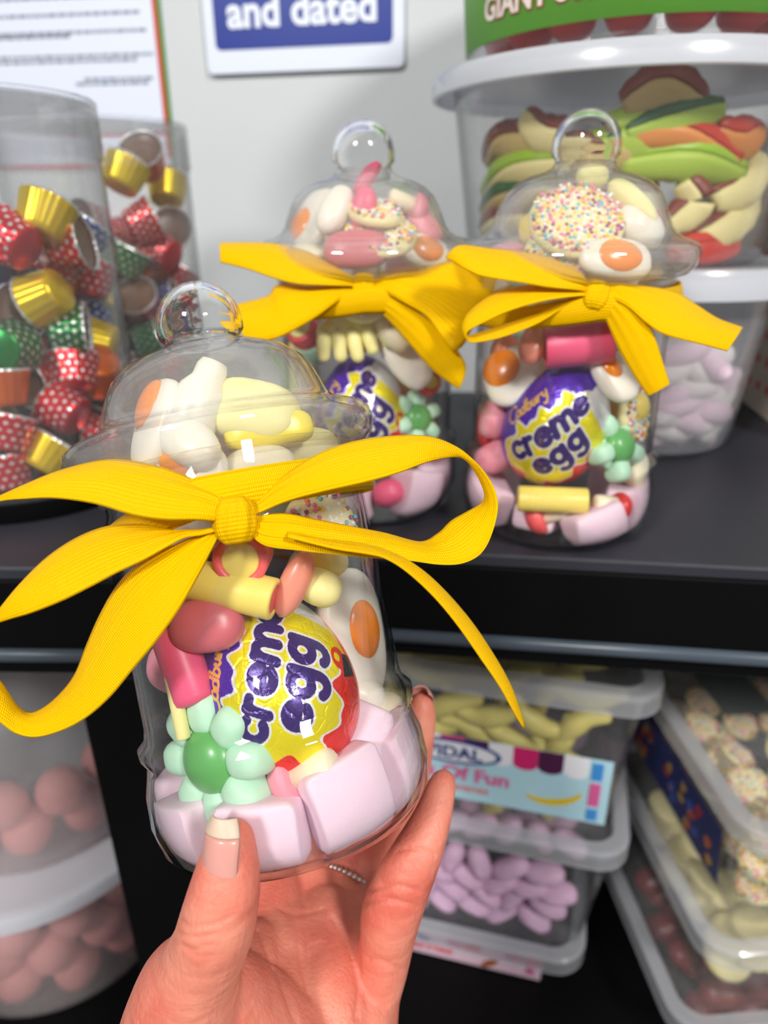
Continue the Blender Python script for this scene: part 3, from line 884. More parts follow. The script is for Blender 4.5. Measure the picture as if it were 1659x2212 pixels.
fried_egg(inj(JF, 335, 915, 0.0075), cv(-.75, .25, .6), cv(.3, 1, 0), 13, 10, 'fried egg jelly at the left of the dome ' + H, 4, (4, 2, .5), .6)
fried_egg(inj(JF, 400, 1010, 0.008), cv(-.2, .1, .95), cv(1, -.2, 0), 12, 8, 'fried egg jelly half under the lid rim ' + H, 3.5, (0, 2, .5), .62)
bean(inj(JF, 560, 878, 0.0088), cv(.1, .25, .95), cv(.98, -.15, 0), (12.5, 8.5, 8), 'paleyellow', 'pale yellow foam chunk in the dome ' + H, 'foam_sweet', .7, .06)
bean(inj(JF, 600, 925, 0.0062), cv(.15, .05, .95), cv(.97, .15, 0), (12, 5, 5), 'bright', 'bright yellow jelly chunk in the dome ' + H, 'jelly_sweet', .6, .06)
bean(inj(JF, 660, 975, 0.012), cv(.3, .1, .9), cv(1, .2, 0), (10, 7, 7), 'paleyellow', 'pale yellow foam under the lid rim ' + H, 'foam_sweet')
bean(inj(JF, 560, 1010, 0.010), cv(0, .1, .9), cv(1, .2, 0), (10, 6, 6), 'cream', 'cream foam under the lid rim above the knot ' + H, 'foam_sweet')
jazzie(inj(JF, 720, 1130, 0.006), cv(.4, .3, .8), cv(1, 0, 0), 11, 'sprinkle topped disc behind the right loop of the bow ' + H, 'button')
# hidden supporters near the middle and the back

# --- sweets in the right shelf jar
CURJ[0] = JR
S = 'in the right shelf jar'; SG = 'marshmallows in the right shelf jar'
jazzie(inj(JR, 1228, 462, 0.006), cv(-.06, .42, .9), cv(1, 0, 0), 17.5, 'large sprinkle covered disc in the dome ' + S, 'button', None, 260)
bean(inj(JR, 1375, 425, 0.006), cv(.6, -.75, .2), cv(0, 0, 1), (5.5, 4.5, 12), 'paleyellow', 'pale yellow foam curve right of the sprinkle disc ' + S, 'foam_sweet')
bean(inj(JR, 1385, 490, 0.0075), cv(.4, .2, .9), cv(1, -.3, 0), (10, 7.5, 7), 'white', 'white jelly at the right of the dome ' + S, 'jelly_sweet')
bean(inj(JR, 1290, 372, 0.004), cv(0, .3, .9), cv(1, 0, 0), (6, 4, 4), 'paleyellow', 'pale yellow lump below the knob ' + S, 'foam_sweet')
fried_egg(inj(JR, 1330, 560, 0.007), cv(.2, .1, .95), cv(1, 0, 0), 14, 8, 'fried egg jelly under the lid rim ' + S, 4, (0, 0, .5), .66)
jazzie(inj(JR, 1190, 560, 0.005), cv(-.1, .1, .97), cv(1, 0, 0), 13, 'sprinkle disc half under the lid rim ' + S, 'button')
bean(inj(JR, 1075, 560, 0.007), cv(-.5, .1, .8), cv(1, 0, .4), (9, 6, 5.5), 'lightpink', 'light pink foam at the left under the rim ' + S, 'foam_sweet')
bean(inj(JR, 1268, 658, 0.006), cv(0, .1, .97), cv(1, 0, 0), (7.5, 5, 5), 'peach', 'peach jelly under the knot ' + S, 'jelly_sweet')
bean(inj(JR, 1150, 742, 0.0068), cv(-.3, .4, .8), cv(.3, .9, 0), (9, 5.5, 5.5), 'peach', 'peach bean left of the pink roll ' + S)
cut_tube(inj(JR, 1255, 747, 0.0085), cv(.98, .06, .15), 7.8, 25, 'pink', 'red', 'thick pink roll sweet above the egg ' + S)
fried_egg(inj(JR, 1090, 812, 0.0078), cv(-.38, .1, .92), cv(.9, .45, .3), 13.5, 11.5, 'round fried egg jelly left of the egg ' + S, 4, (-3, 4, .5), .62)
fried_egg(inj(JR, 1328, 812, 0.0085), cv(.35, .3, .88), cv(.5, -.85, 0), 12, 8.5, 'fried egg jelly right of the egg ' + S, 4.2, (-3, -2, .5), .45)
jazzie(inj(JR, 1388, 888, 0.006), cv(.78, 0, .62), cv(0, 1, 0), 13, 'sprinkle disc standing at the right glass ' + S, 'button')
flower(inj(JR, 1338, 965, 0.0072), cv(.55, .05, .83), cv(.6, .8, 0), 14.5, 'mint green flower foam sweet ' + S, 5)
bean(inj(JR, 1068, 905, 0.0075), cv(-.4, 0, .9), cv(.2, .95, 0), (9, 6, 6), 'lightpink', 'light pink foam sweet at the left glass ' + S, 'foam_sweet', .8, .1)
bean(inj(JR, 1062, 985, 0.0078), cv(-.4, 0, .9), cv(.8, .4, 0), (8, 7, 6), 'lightpink', 'pink foam lump below the fried egg ' + S, 'foam_sweet', .8, .1)
bean(inj(JR, 1026, 915, 0.004), cv(0, 1, 0), cv(1, 0, 0), (3.5, 3.5, 10), 'red', 'red jelly strip at the left edge ' + S)
cut_tube(inj(JR, 1185, 1082, 0.006), cv(.99, -.04, .1), 5.3, 28, 'yellow', 'hotpink', 'yellow tube sweet below the egg ' + S)
mushroom(inj(JR, 1158, 1157, 0.008), cv(.9, .3, .3), 'hotpink', 'cream', 'pink capped mushroom sweet at the bottom ' + S, 7.5, 13, 4)
for q in ((-66, 11.5, 32, (11, 10, 9), 'pink marshmallow at the lower left ', (.1, .1, -.35)), (34, 9.5, 31, (11.5, 8.5, 9), 'pink marshmallow at the lower centre ', (-.1, .25, .3)), (80, 12.5, 32, (10.4, 11, 9), 'pink marshmallow at the lower right ', (.05, .1, .1)),
          (-20, 8, 18, (9, 6, 8), 'pink marshmallow behind the lower mushroom ', (0, .2, 0)), (122, 13, 31, (10.4, 10, 8.5), 'pink marshmallow at the back right ', (0, 0, .1)), (-115, 13, 31, (10.4, 10, 8.5), 'pink marshmallow at the back left ', (0, 0, 0))):
    ringmarsh(JR, q[0], q[1], q[2], q[3], q[4] + S, SG, q[5], 3, int(q[0]) % 50)
mushroom(inj(JR, 1338, 1095, 0.0075), cv(-.95, .12, .25), 'red', 'cream', 'red capped mushroom sweet lying at the right ' + S, 6.2, 12, 4)
bean(inj(JR, 1390, 1010, 0.007), cv(.6, .2, .7), cv(.5, .8, 0), (9, 6, 5), 'cream', 'cream foam below the green flower ' + S, 'foam_sweet')

# --- sweets in the shelf jar between
CURJ[0] = JB
B = 'in the middle shelf jar'; BG = 'marshmallows in the middle shelf jar'
fried_egg(inj(JB, 668, 462, 0.0075), cv(-.6, .25, .75), cv(.25, 1, 0), 13.5, 10, 'fried egg jelly at the left of the dome ' + B, 4.2, (-3, 4, .5), .55)
bean(inj(JB, 720, 440, 0.006), cv(-.2, .2, .95), cv(.4, .9, 0), (11, 6, 5), 'white', 'white jelly lobe in the dome ' + B, 'jelly_sweet')
bean(inj(JB, 800, 382, 0.0035), cv(.6, .8, .1), cv(0, 0, 1), (3.2, 3, 8), 'pink', 'pink bean poking up into the knob ' + B)
bean(inj(JB, 785, 435, 0.008), cv(.2, .9, .3), cv(1, 0, 0), (5, 5, 9), 'pink', 'pink candy below the knob ' + B, 'candy_stick')
jazzie(inj(JB, 815, 455, 0.008), cv(.1, .75, .65), cv(1, -.1, 0), 11, 'upper sprinkle disc in the dome ' + B, 'button')
jazzie(inj(JB, 830, 490, 0.0055), cv(.05, .6, .8), cv(1, -.2, 0), 14.5, 'lower sprinkle disc in the dome ' + B, 'button')
mushroom(inj(JB, 905, 445, 0.0065), cv(-.9, .25, .3), 'lightpink', 'cream', 'pink capped mushroom sweet in the dome ' + B, 6.5, 13, 3.8)
bean(inj(JB, 925, 490, 0.0065), cv(.5, .2, .8), cv(.8, -.5, 0), (9, 6, 5), 'lightpink', 'light pink foam at the right of the dome ' + B, 'foam_sweet')
bean(inj(JB, 770, 540, 0.007), cv(0, .1, .98), cv(1, 0, 0), (13, 7.5, 6), 'mauve', 'dull pink sweet under the lid rim ' + B, 'pebble_sweet')
fried_egg(inj(JB, 935, 545, 0.007), cv(.4, .1, .9), cv(1, 0, 0), 11, 7, 'fried egg jelly under the lid rim ' + B, 4, (0, 0, .5), .7)
bean(inj(JB, 650, 560, 0.007), cv(-.4, .1, .9), cv(1, 0, .3), (9, 6, 5.5), 'cream', 'cream foam under the lid rim ' + B, 'foam_sweet')
cut_tube(inj(JB, 650, 722, 0.008), cv(-.35, .3, .85), 7.5, 12, 'hotpink', 'paleyellow', 'pink ringed tube sweet at upper left ' + B)
fluted(inj(JB, 748, 735, 0.0062), cv(-.02, .15, .98), cv(.97, .22, 0), 31, 21, 'pale yellow fluted foam sweet above the egg ' + B)
jazzie(inj(JB, 785, 655, 0.008), cv(0, .5, .85), cv(1, 0, 0), 10, 'sprinkle disc just below the knot ' + B, 'button')
fried_egg(inj(JB, 885, 772, 0.008), cv(.3, .15, .92), cv(.6, -.8, 0), 15, 9, 'fried egg jelly behind the ribbon tail ' + B, 4, (-5, 4, .5), .35)
bean(inj(JB, 850, 720, 0.008), cv(.2, .3, .9), cv(.6, -.7, 0), (9, 5.5, 5), 'cream', 'cream foam beside the ribbon tail ' + B, 'foam_sweet')
cut_tube(inj(JB, 928, 832, 0.0065), cv(.25, .1, .95), 5.2, 12, 'hotpink', 'yellow', 'small red ringed tube end right of the egg ' + B)
flower(inj(JB, 905, 905, 0.008), cv(.55, .05, .83), cv(.1, 1, 0), 13, 'mint green flower foam sweet ' + B, 6)
rod(inj(JB, 628, 800, 0.0035), cv(.02, -1, 0), 2.6, 26, 'paleyellow', 'pale yellow stick at the left glass ' + B)
bean(inj(JB, 655, 830, 0.009), cv(-.3, 0, .95), cv(.1, 1, 0), (12, 7, 6), 'cream', 'cream foam left of the egg ' + B, 'foam_sweet')
bean(inj(JB, 955, 985, 0.0068), cv(.5, .1, .8), cv(.2, .9, 0), (9, 6, 5), 'lightpink', 'light pink foam at the right glass ' + B, 'foam_sweet')
bean(inj(JB, 838, 1065, 0.007), cv(0, .2, .95), cv(.8, .3, 0), (7, 6, 6), 'pink', 'pink candy lump near the bottom ' + B, 'candy_stick')
for q in ((42, 12, 32, (10.8, 10.5, 9), 'white-lit pink marshmallow at the lower right ', (.05, .2, -.3)), (86, 12, 32, (10.4, 10, 9), 'pink marshmallow at the right edge ', (0, .1, .15)), (-20, 12, 30, (11, 10, 8.5), 'pink marshmallow low behind the held jar ', (0, 0, 0)), (-66, 12, 30, (11, 10, 8.5), 'pink marshmallow at the lower left ', (0, 0, 0))):
    ringmarsh(JB, q[0], q[1], q[2], q[3], q[4] + B, BG, q[5], 3, int(q[0]) % 50)

# --- half hidden sweets filling the jars behind the front row
def backfill(j, where, seed):
    rd = random.Random(seed)
    spots = []
    for z, rads in ((.034, (.024,) * 5), (.054, (.026,) * 5), (.074, (.025,) * 6), (.092, (.020,) * 6), (.108, (.018,) * 5), (.124, (.014,) * 4)):
        for i, r in enumerate(rads):
            a = 2 * math.pi * (i + rd.uniform(-.2, .2)) / len(rads) + z * 40
            spots.append(j.base + j.M @ Vector((r * math.cos(a), r * math.sin(a), z)))
    centre_eye = (CAM - j.base).normalized()
    eye = centre_eye - j.axis * centre_eye.dot(j.axis); eye.normalize()
    for p in spots:
        z = (p - j.base).dot(j.axis); out = (p - j.base) - j.axis * z
        if out.dot(eye) > (.004 if z < .095 else .010): continue
        v = Vector((rd.uniform(-1, 1), rd.uniform(-1, 1), rd.uniform(-1, 1)))
        if z < .03:
            marshmallow(p, v, None, (9, 9, 8), 'pink marshmallow at the back ' + where, 'back marshmallows ' + where, 3, rd.randint(0, 99))
        else:
            col = rd.choice(('cream', 'paleyellow', 'lightpink', 'white', 'peach', 'yellow', 'palegreen'))
            word = {'cream': 'cream', 'paleyellow': 'pale yellow', 'lightpink': 'light pink', 'white': 'white', 'peach': 'peach', 'yellow': 'custard yellow', 'palegreen': 'pale green'}[col]
            b = bean(p, v, None, (rd.uniform(8, 10), rd.uniform(6, 8), rd.uniform(6, 7)), col, word + ' sweet half hidden at the back ' + where, 'foam_sweet')
            b['group'] = 'half hidden sweets ' + where
for _j, _w, _s in ((JF, H, 1), (JR, S, 2), (JB, B, 3)):
    CURJ[0] = _j; backfill(_j, _w, _s)
CURJ[0] = None
def rin_tab():
    zs = np.linspace(0, .165, 331); return zs, np.array([rin(z) for z in zs])
def settle():
    """push every sweet inwards (and shrink it a little if need be) until it lies inside the glass"""
    zs, rs = rin_tab()
    for o, j in REG:
        if o['category'] == 'marshmallow':
            # soft: flatten against the glass instead of moving
            me = o.data; n = len(me.vertices); v = np.empty(n * 3); me.vertices.foreach_get('co', v); v = v.reshape(-1, 3)
            B4 = np.array(o.matrix_basis); ax, b0 = np.array(j.axis), np.array(j.base)
            w = v @ B4[:3, :3].T + B4[:3, 3] - b0
            z = np.maximum(w @ ax, .0023); rad = w - (w @ ax)[:, None] * ax; r = np.linalg.norm(rad, axis=1)
            lim = np.interp(z, zs, rs) - .0005
            k = np.minimum(1, lim / np.maximum(r, 1e-9))
            w = rad * k[:, None] + z[:, None] * ax + b0
            v = (w - B4[:3, 3]) @ np.linalg.inv(B4[:3, :3]).T
            me.vertices.foreach_set('co', v.ravel()); me.update()
            continue
        objs = [(o, Matrix.Identity(4))] if o.type == 'MESH' else [(c, c.matrix_basis) for c in o.children]
        A = []
        for c, m in objs:
            v = np.empty(len(c.data.vertices) * 3); c.data.vertices.foreach_get('co', v); v = v.reshape(-1, 3)
            v = v[::max(1, len(v) // 1500)]
            mm = np.array(m); A.append(v @ mm[:3, :3].T + mm[:3, 3])
        A = np.concatenate(A)
        B4 = np.array(o.matrix_basis); R3, t = B4[:3, :3].copy(), B4[:3, 3].copy()
        ax, b0 = np.array(j.axis), np.array(j.base)
        sc = 1.0
        for it in range(30):
            w = (A @ R3.T) * sc + t - b0
            z = w @ ax; rad = w - z[:, None] * ax; r = np.linalg.norm(rad, axis=1)
            over = r - (np.interp(z, zs, rs) - .0004)
            k = over.argmax(); low = .0022 - z.min()
            if over[k] <= 0 and low <= 0: break
            if over[k] > 0:
                zz = min(max(z[k], .0015), .163)
                slope = float(np.interp(zz + .0008, zs, rs) - np.interp(zz - .0008, zs, rs)) / .0016
                nrm = rad[k] / r[k] - slope * ax; nrm /= np.linalg.norm(nrm)
                t = t - nrm * (over[k] / math.sqrt(1 + slope * slope) + .0001)
            if low > 0: t = t + ax * low
            if it >= 12: sc *= .982
        M = np.eye(4); M[:3, :3] = R3 * sc; M[:3, 3] = t
        o.matrix_basis = Matrix(M.tolist())
settle()

# ------------------------------------------------------------------ ribbon bows
def strip(name, A, B, parent, bulge=0.0, n=72, m=12, pleat=0.0, pleat_n=3.5, both=False):
    """satin strip between two edge curves given as (px, py, depth)"""
    a = catmull([P(*q) for q in A], n); b = catmull([P(*q) for q in B], n)
    V, uv = [], []
    mid = (a + b) / 2
    s = np.concatenate([[0], np.cumsum(np.linalg.norm(np.diff(mid, axis=0), axis=1))])
    T = np.gradient(mid, axis=0); T /= np.linalg.norm(T, axis=1)[:, None] + 1e-9
    wv = b - a; wid = np.linalg.norm(wv, axis=1)
    N = np.cross(T, wv); N /= np.linalg.norm(N, axis=1)[:, None] + 1e-9
    # orient the normals consistently towards the camera
    for i in range(n):
        if np.dot(N[i], np.array(CAM) - mid[i]) < 0: N[i] = -N[i]
    for _ in range(3):
        N = (np.roll(N, 1, 0) + 2 * N + np.roll(N, -1, 0)) if n > 4 else N
        N[0], N[-1] = N[1], N[-2]
        N /= np.linalg.norm(N, axis=1)[:, None] + 1e-9
    WID = 0.0145
    for i in range(n):
        for k in range(m + 1):
            v = k / m
            p = a[i] * (1 - v) + b[i] * v
            f = bulge * 4 * v * (1 - v) * min(1.0, wid[i] / 0.008)
            if pleat:
                e = math.exp(-s[i] / 0.010) + (math.exp(-(s[-1] - s[i]) / 0.010) if both else 0)
                f += pleat * math.sin(v * math.pi * 2 * pleat_n + 0.7) * min(1, e + 0.12) * min(1.0, wid[i] / 0.004)
            V.append(tuple(p + N[i] * f)); uv.append((s[i], v * WID))
    Fc = []
    w = m + 1
    for i in range(n - 1):
        for k in range(m):
            Fc.append((i * w + k, i * w + k + 1, (i + 1) * w + k + 1, (i + 1) * w + k))
    o = mobj(name, (V, Fc), M_RIBBON, parent, world=True)
    L = o.data.uv_layers.new(name='UVMap')
    for lp in o.data.loops: L.data[lp.index].uv = uv[lp.vertex_index]
    md = o.modifiers.new('thickness', 'SOLIDIFY'); md.thickness = 0.00022; md.offset = 0
    return o
def neck_band(j, z, h, R, parent):
    """ribbon wound round the jar's neck"""
    n, m = 96, 6
    V, uv = [], []
    for i in range(n + 1):
        a = 2 * math.pi * i / n
        for k in range(m + 1):
            v = k / m
            lf = max(0, -math.cos(a))
            r = R - 0.0018 * lf + 0.0006 * math.sin(3 * a) + 0.0012 * math.sin(math.pi * v)
            V.append(j.base + j.M @ Vector((r * math.cos(a), r * math.sin(a), z + (v - .5) * h * (1 - .3 * lf) - 0.0078 * lf)))
            uv.append((R * a, v * h))
    w = m + 1
    Fc = [(i * w + k, (i + 1) * w + k, (i + 1) * w + k + 1, i * w + k + 1) for i in range(n) for k in range(m)]
    o = mobj('neck_band', (V, Fc), M_RIBBON, parent, world=True)
    L = o.data.uv_layers.new(name='UVMap')
    for lp in o.data.loops: L.data[lp.index].uv = uv[lp.vertex_index]
    md = o.modifiers.new('thickness', 'SOLIDIFY'); md.thickness = 0.00025; md.offset = 0
    return o
def knot(p, rx, ry, rz, parent, lean=0.0):
    """wound knot: a barrel with wrapped ridges"""
    nu, nv = 40, 28
    V, uv = [], []
    for j in range(nv + 1):
        t = j / nv
        yy = (t - 0.5) * 2
        r = (1 - abs(yy) ** 3.0 * 0.45)
        for i in range(nu):
            a = 2 * math.pi * i / nu
            k = r * (1 + 0.05 * math.sin(9 * a + 2.2 * yy) + 0.03 * math.sin(17 * a))
            V.append(p + (RIGHT * math.cos(lean) + UP * math.sin(lean)) * (math.cos(a) * rx * k) + (UP * math.cos(lean) - RIGHT * math.sin(lean)) * (yy * ry) - FWD * (math.sin(a) * rz * k))
            uv.append((a * rx, t * ry * 2))
    Fc = [(j * nu + i, j * nu + (i + 1) % nu, (j + 1) * nu + (i + 1) % nu, (j + 1) * nu + i) for j in range(nv) for i in range(nu)]
    Fc += [tuple(range(nu - 1, -1, -1)), tuple(range(nv * nu, (nv + 1) * nu))]
    o = mobj('knot', (V, Fc), M_RIBBON, parent, world=True)
    L = o.data.uv_layers.new(name='UVMap')
    for lp in o.data.loops: L.data[lp.index].uv = uv[lp.vertex_index]
    return o
def z3(tx, off=(0, 950), sc=2.9625):
    """(x, y, depth) read on an enlarged crop -> photo pixels"""
    return [(off[0] + x / sc, off[1] + y / sc, d) for x, y, d in tx]

# bow of the held jar
bf = thing('ribbon_bow', P(510, 1120, .188), 'big yellow satin bow on the held jar', 'ribbon')
neck_band(JF, 0.0985, 0.010, 0.0412, bf)
knot(P(508, 1124, .1845), .0052, .0056, .0045, bf, 0.15)
strip('upper_tail', z3([(1490, 430, .187), (1400, 340, .187), (1250, 262, .188), (1060, 185, .189), (850, 137, .190), (650, 132, .190), (400, 192, .189), (200, 272, .187), (0, 358, .184), (-150, 430, .182)]),
      z3([(1470, 520, .184), (1380, 520, .182), (1250, 512, .180), (1050, 512, .179), (850, 482, .179), (600, 408, .180), (350, 374, .181), (150, 380, .182), (0, 393, .183), (-150, 440, .182)]), bf, .0016, pleat=.0006)
strip('left_loop', z3([(1470, 540, .186), (1300, 590, .187), (1150, 588, .188), (1000, 552, .189), (850, 540, .190), (700, 552, .190), (560, 595, .190), (420, 668, .189), (280, 770, .188), (130, 920, .186), (0, 1075, .184), (-90, 1180, .180), (-140, 1330, .182), (-110, 1450, .186), (0, 1540, .190), (100, 1690, .192), (180, 1745, .192), (270, 1720, .192), (380, 1630, .192), (480, 1500, .191), (560, 1300, .190), (640, 1120, .189), (750, 930, .188), (880, 800, .187), (1050, 705, .186), (1200, 640, .186), (1330, 600, .186), (1470, 560, .186)]),
      z3([(1470, 560, .184), (1300, 605, .183), (1180, 625, .182), (1060, 690, .181), (920, 770, .181), (750, 850, .181), (600, 930, .181), (400, 1030, .181), (200, 1110, .182), (60, 1150, .183), (-60, 1190, .183), (-130, 1240, .181), (-170, 1400, .181), (-150, 1620, .183), (-100, 1740, .184), (0, 1810, .185), (100, 1880, .186), (230, 1905, .186), (400, 1860, .185), (550, 1780, .184), (700, 1650, .183), (850, 1470, .182), (1000, 1290, .181), (1150, 1080, .181), (1280, 850, .182), (1360, 690, .183), (1400, 620, .184), (1480, 570, .185)]), bf, .0014, n=160, pleat=.0005, both=True)
strip('right_loop', [(525, 1105, .188), (560, 1085, .189), (600, 1040, .191), (680, 985, .193), (760, 955, .195), (850, 942, .197), (925, 943, .198), (985, 965, .199), (1030, 1000, .199), (1063, 1045, .199), (1076, 1092, .198), (1064, 1150, .197), (1040, 1195, .195), (1000, 1217, .193), (950, 1220, .191), (880, 1211, .189), (771, 1203, .186), (650, 1190, .184), (570, 1178, .184), (528, 1140, .185)],
      [(525, 1120, .185), (560, 1107, .185), (620, 1083, .186), (696, 1063, .187), (790, 1042, .188), (861, 1022, .190), (922, 999, .193), (970, 988, .197), (1004, 991, .202), (1028, 1018, .205), (1046, 1056, .206), (1042, 1084, .205), (1010, 1104, .204), (975, 1124, .203), (945, 1152, .201), (905, 1170, .199), (831, 1151, .196), (771, 1139, .193), (680, 1121, .190), (610, 1108, .188), (530, 1118, .187)], bf, .0013, n=160, pleat=.0006, both=True)
strip('thin_tail', [(620, 1150, .186), (720, 1165, .187), (800, 1178, .187), (850, 1195, .187), (905, 1226, .187), (960, 1275, .187), (1020, 1345, .187), (1070, 1420, .187), (1103, 1480, .187), (1122, 1532, .187), (1133, 1568, .187)],
      [(620, 1160, .181), (720, 1185, .180), (790, 1196, .180), (832, 1206, .180), (880, 1236, .180), (938, 1290, .180), (988, 1350, .180), (1038, 1422, .181), (1080, 1484, .182), (1112, 1542, .184), (1131, 1573, .186)], bf, .0006, pleat=.0003)

# bow of the right shelf jar (depths around the knot)
d0 = 0.271
br = thing('ribbon_bow', P(1288, 640, d0 + .006), 'yellow satin bow on the right shelf jar', 'ribbon')
neck_band(JR, 0.0995, 0.010, 0.0405, br)
knot(P(1286, 640, d0), .0052, .0052, .0042, br, -0.2)
q6 = lambda L: z3(L, (960, 230), 2.373)
strip('upper_tail', q6([(780, 930, d0), (740, 920, d0 + .001), (690, 850, d0 + .002), (600, 800, d0 + .003), (450, 752, d0 + .003), (250, 730, d0 + .001), (80, 712, d0 - .002), (8, 765, d0 - .004)]),
      q6([(770, 960, d0), (700, 945, d0 - .003), (550, 930, d0 - .006), (400, 905, d0 - .008), (200, 872, d0 - .008), (120, 840, d0 - .007), (60, 805, d0 - .006), (6, 775, d0 - .004)]), br, .0016, pleat=.0005)
strip('left_loop', q6([(770, 955, d0), (700, 940, d0 + .001), (560, 922, d0 + .003), (400, 920, d0 + .003), (250, 962, d0 + .002), (140, 1040, d0), (95, 1110, d0 - .001), (108, 1175, d0 + .002), (160, 1165, d0 + .005), (300, 1120, d0 + .007), (480, 1060, d0 + .007), (640, 1000, d0 + .004), (770, 960, d0)]),
      q6([(770, 975, d0 - .001), (690, 972, d0 - .003), (500, 1000, d0 - .005), (330, 1050, d0 - .005), (200, 1110, d0 - .005), (140, 1140, d0 - .005), (112, 1165, d0 - .004), (120, 1200, d0 - .003), (155, 1211, d0 - .001), (300, 1182, d0 + .001), (480, 1112, d0 + .002), (640, 1015, d0 + .001), (770, 975, d0)]), br, .0012, n=110, pleat=.0005, both=True)
strip('right_tail', q6([(790, 930, d0), (850, 908, d0), (1000, 918, d0 + .002), (1180, 950, d0 + .003), (1290, 1015, d0 + .003), (1400, 1085, d0 + .002), (1528, 1132, d0 + .001)]),
      q6([(790, 970, d0), (850, 985, d0 - .002), (940, 1030, d0 - .004), (1040, 1115, d0 - .006), (1130, 1170, d0 - .007), (1300, 1215, d0 - .007), (1450, 1255, d0 - .006)]), br, .0018, pleat=.0007)
strip('hanging_tail', q6([(775, 960, d0 + .001), (795, 1010, d0 + .001), (835, 1110, d0 + .001), (900, 1255, d0 + .001), (985, 1400, d0 + .001), (1046, 1485, d0 + .001)]),
      q6([(830, 965, d0 - .001), (930, 1010, d0 - .003), (1040, 1110, d0 - .004), (1085, 1200, d0 - .004), (1120, 1310, d0 - .003), (1156, 1422, d0 - .002)]), br, .0012, pleat=.0006)

# bow of the jar between
d1 = 0.300
bb = thing('ribbon_bow', P(785, 622, d1 + .006), 'yellow satin bow on the middle shelf jar', 'ribbon')
neck_band(JB, 0.0995, 0.010, 0.0405, bb)
knot(P(786, 622, d1), .0055, .0052, .0042, bb, 0.0)
q4 = lambda L: z3(L, (460, 230), 2.765)
strip('upper_tail', q4([(910, 1050, d1), (860, 1035, d1), (700, 940, d1 + .002), (550, 862, d1 + .003), (400, 825, d1 + .002), (250, 813, d1), (42, 815, d1 - .003)]),
      q4([(900, 1080, d1), (840, 1075, d1 - .003), (680, 1070, d1 - .006), (500, 1060, d1 - .007), (360, 1025, d1 - .007), (200, 970, d1 - .007), (44, 932, d1 - .007)]), bb, .0018, pleat=.0006)
strip('left_loop', q4([(900, 1070, d1), (840, 1072, d1), (600, 1075, d1 + .001), (440, 1060, d1), (370, 1075, d1), (330, 1130, d1), (200, 1168, d1 - .002), (95, 1188, d1 - .003)]),
      q4([(900, 1095, d1), (840, 1105, d1 - .001), (740, 1170, d1 - .003), (600, 1270, d1 - .005), (430, 1365, d1 - .006), (330, 1398, d1 - .006), (250, 1404, d1 - .006), (188, 1388, d1 - .006)]), bb, .0022, pleat=.0007)
strip('right_loop', q4([(930, 1060, d1), (980, 1040, d1), (1100, 1002, d1 + .001), (1230, 985, d1 + .002), (1380, 930, d1 + .003), (1480, 935, d1 + .005), (1600, 980, d1 + .008), (1700, 1010, d1 + .010)]),
      q4([(930, 1090, d1), (1000, 1100, d1 - .003), (1150, 1180, d1 - .006), (1280, 1260, d1 - .008), (1380, 1400, d1 - .009), (1440, 1460, d1 - .008), (1500, 1420, d1 - .004), (1540, 1330, d1 + .002)]), bb, .0028, pleat=.0008)
strip('hanging_tail', q4([(920, 1090, d1 + .001), (960, 1180, d1 + .001), (1080, 1310, d1 + .001), (1200, 1450, d1 + .001), (1330, 1590, d1 + .001), (1470, 1690, d1 + .002)]),
      q4([(940, 1080, d1 - .001), (1050, 1130, d1 - .003), (1250, 1240, d1 - .004), (1400, 1380, d1 - .004), (1500, 1520, d1 - .002), (1508, 1600, d1)]), bb, .0014, pleat=.0006)

# ------------------------------------------------------------------ the hand
def hand_chain(V, Fc, ch, flat=None):
    """ch: (px, py, r_px, depth). Spheres closely strung, fused later by the remesher"""
    C = catmull([tuple(P(x, y, d)) + (r * d * K / F,) for x, y, r, d in ch], max(12, len(ch) * 9))
    for c in C:
        v, f = ellipsoid(c[3], c[3], c[3], 18, 12)
        k = len(V); V += [(a + c[0], b + c[1], e + c[2]) for a, b, e in v]; Fc += [tuple(i + k for i in q) for q in f]
CREASES = [([(388, 1990), (420, 2004), (462, 1996), (505, 1980)], .0005, 5, .21), ([(378, 2012), (420, 2026), (470, 2018)], .0005, 5, .21), ([(372, 2036), (415, 2050), (462, 2040)], .0004, 5, .21),
           ([(800, 1922), (850, 1912), (905, 1925)], .0006, 6, .26), ([(788, 1950), (840, 1942), (898, 1958)], .0006, 6, .26), ([(858, 1838), (895, 1832), (938, 1846)], .0005, 5, .26),
           ([(795, 2072), (830, 2080), (862, 2095)], .0006, 6, .26), ([(560, 2010), (585, 2070), (615, 2140), (640, 2212)], .0007, 7, .27), ([(640, 2000), (650, 2080), (668, 2150)], .0004, 5, .27),
           ([(720, 1985), (755, 2040), (775, 2110), (770, 2200)], .0006, 7, .27), ([(600, 1960), (640, 1975), (700, 1965)], .0004, 5, .28)]
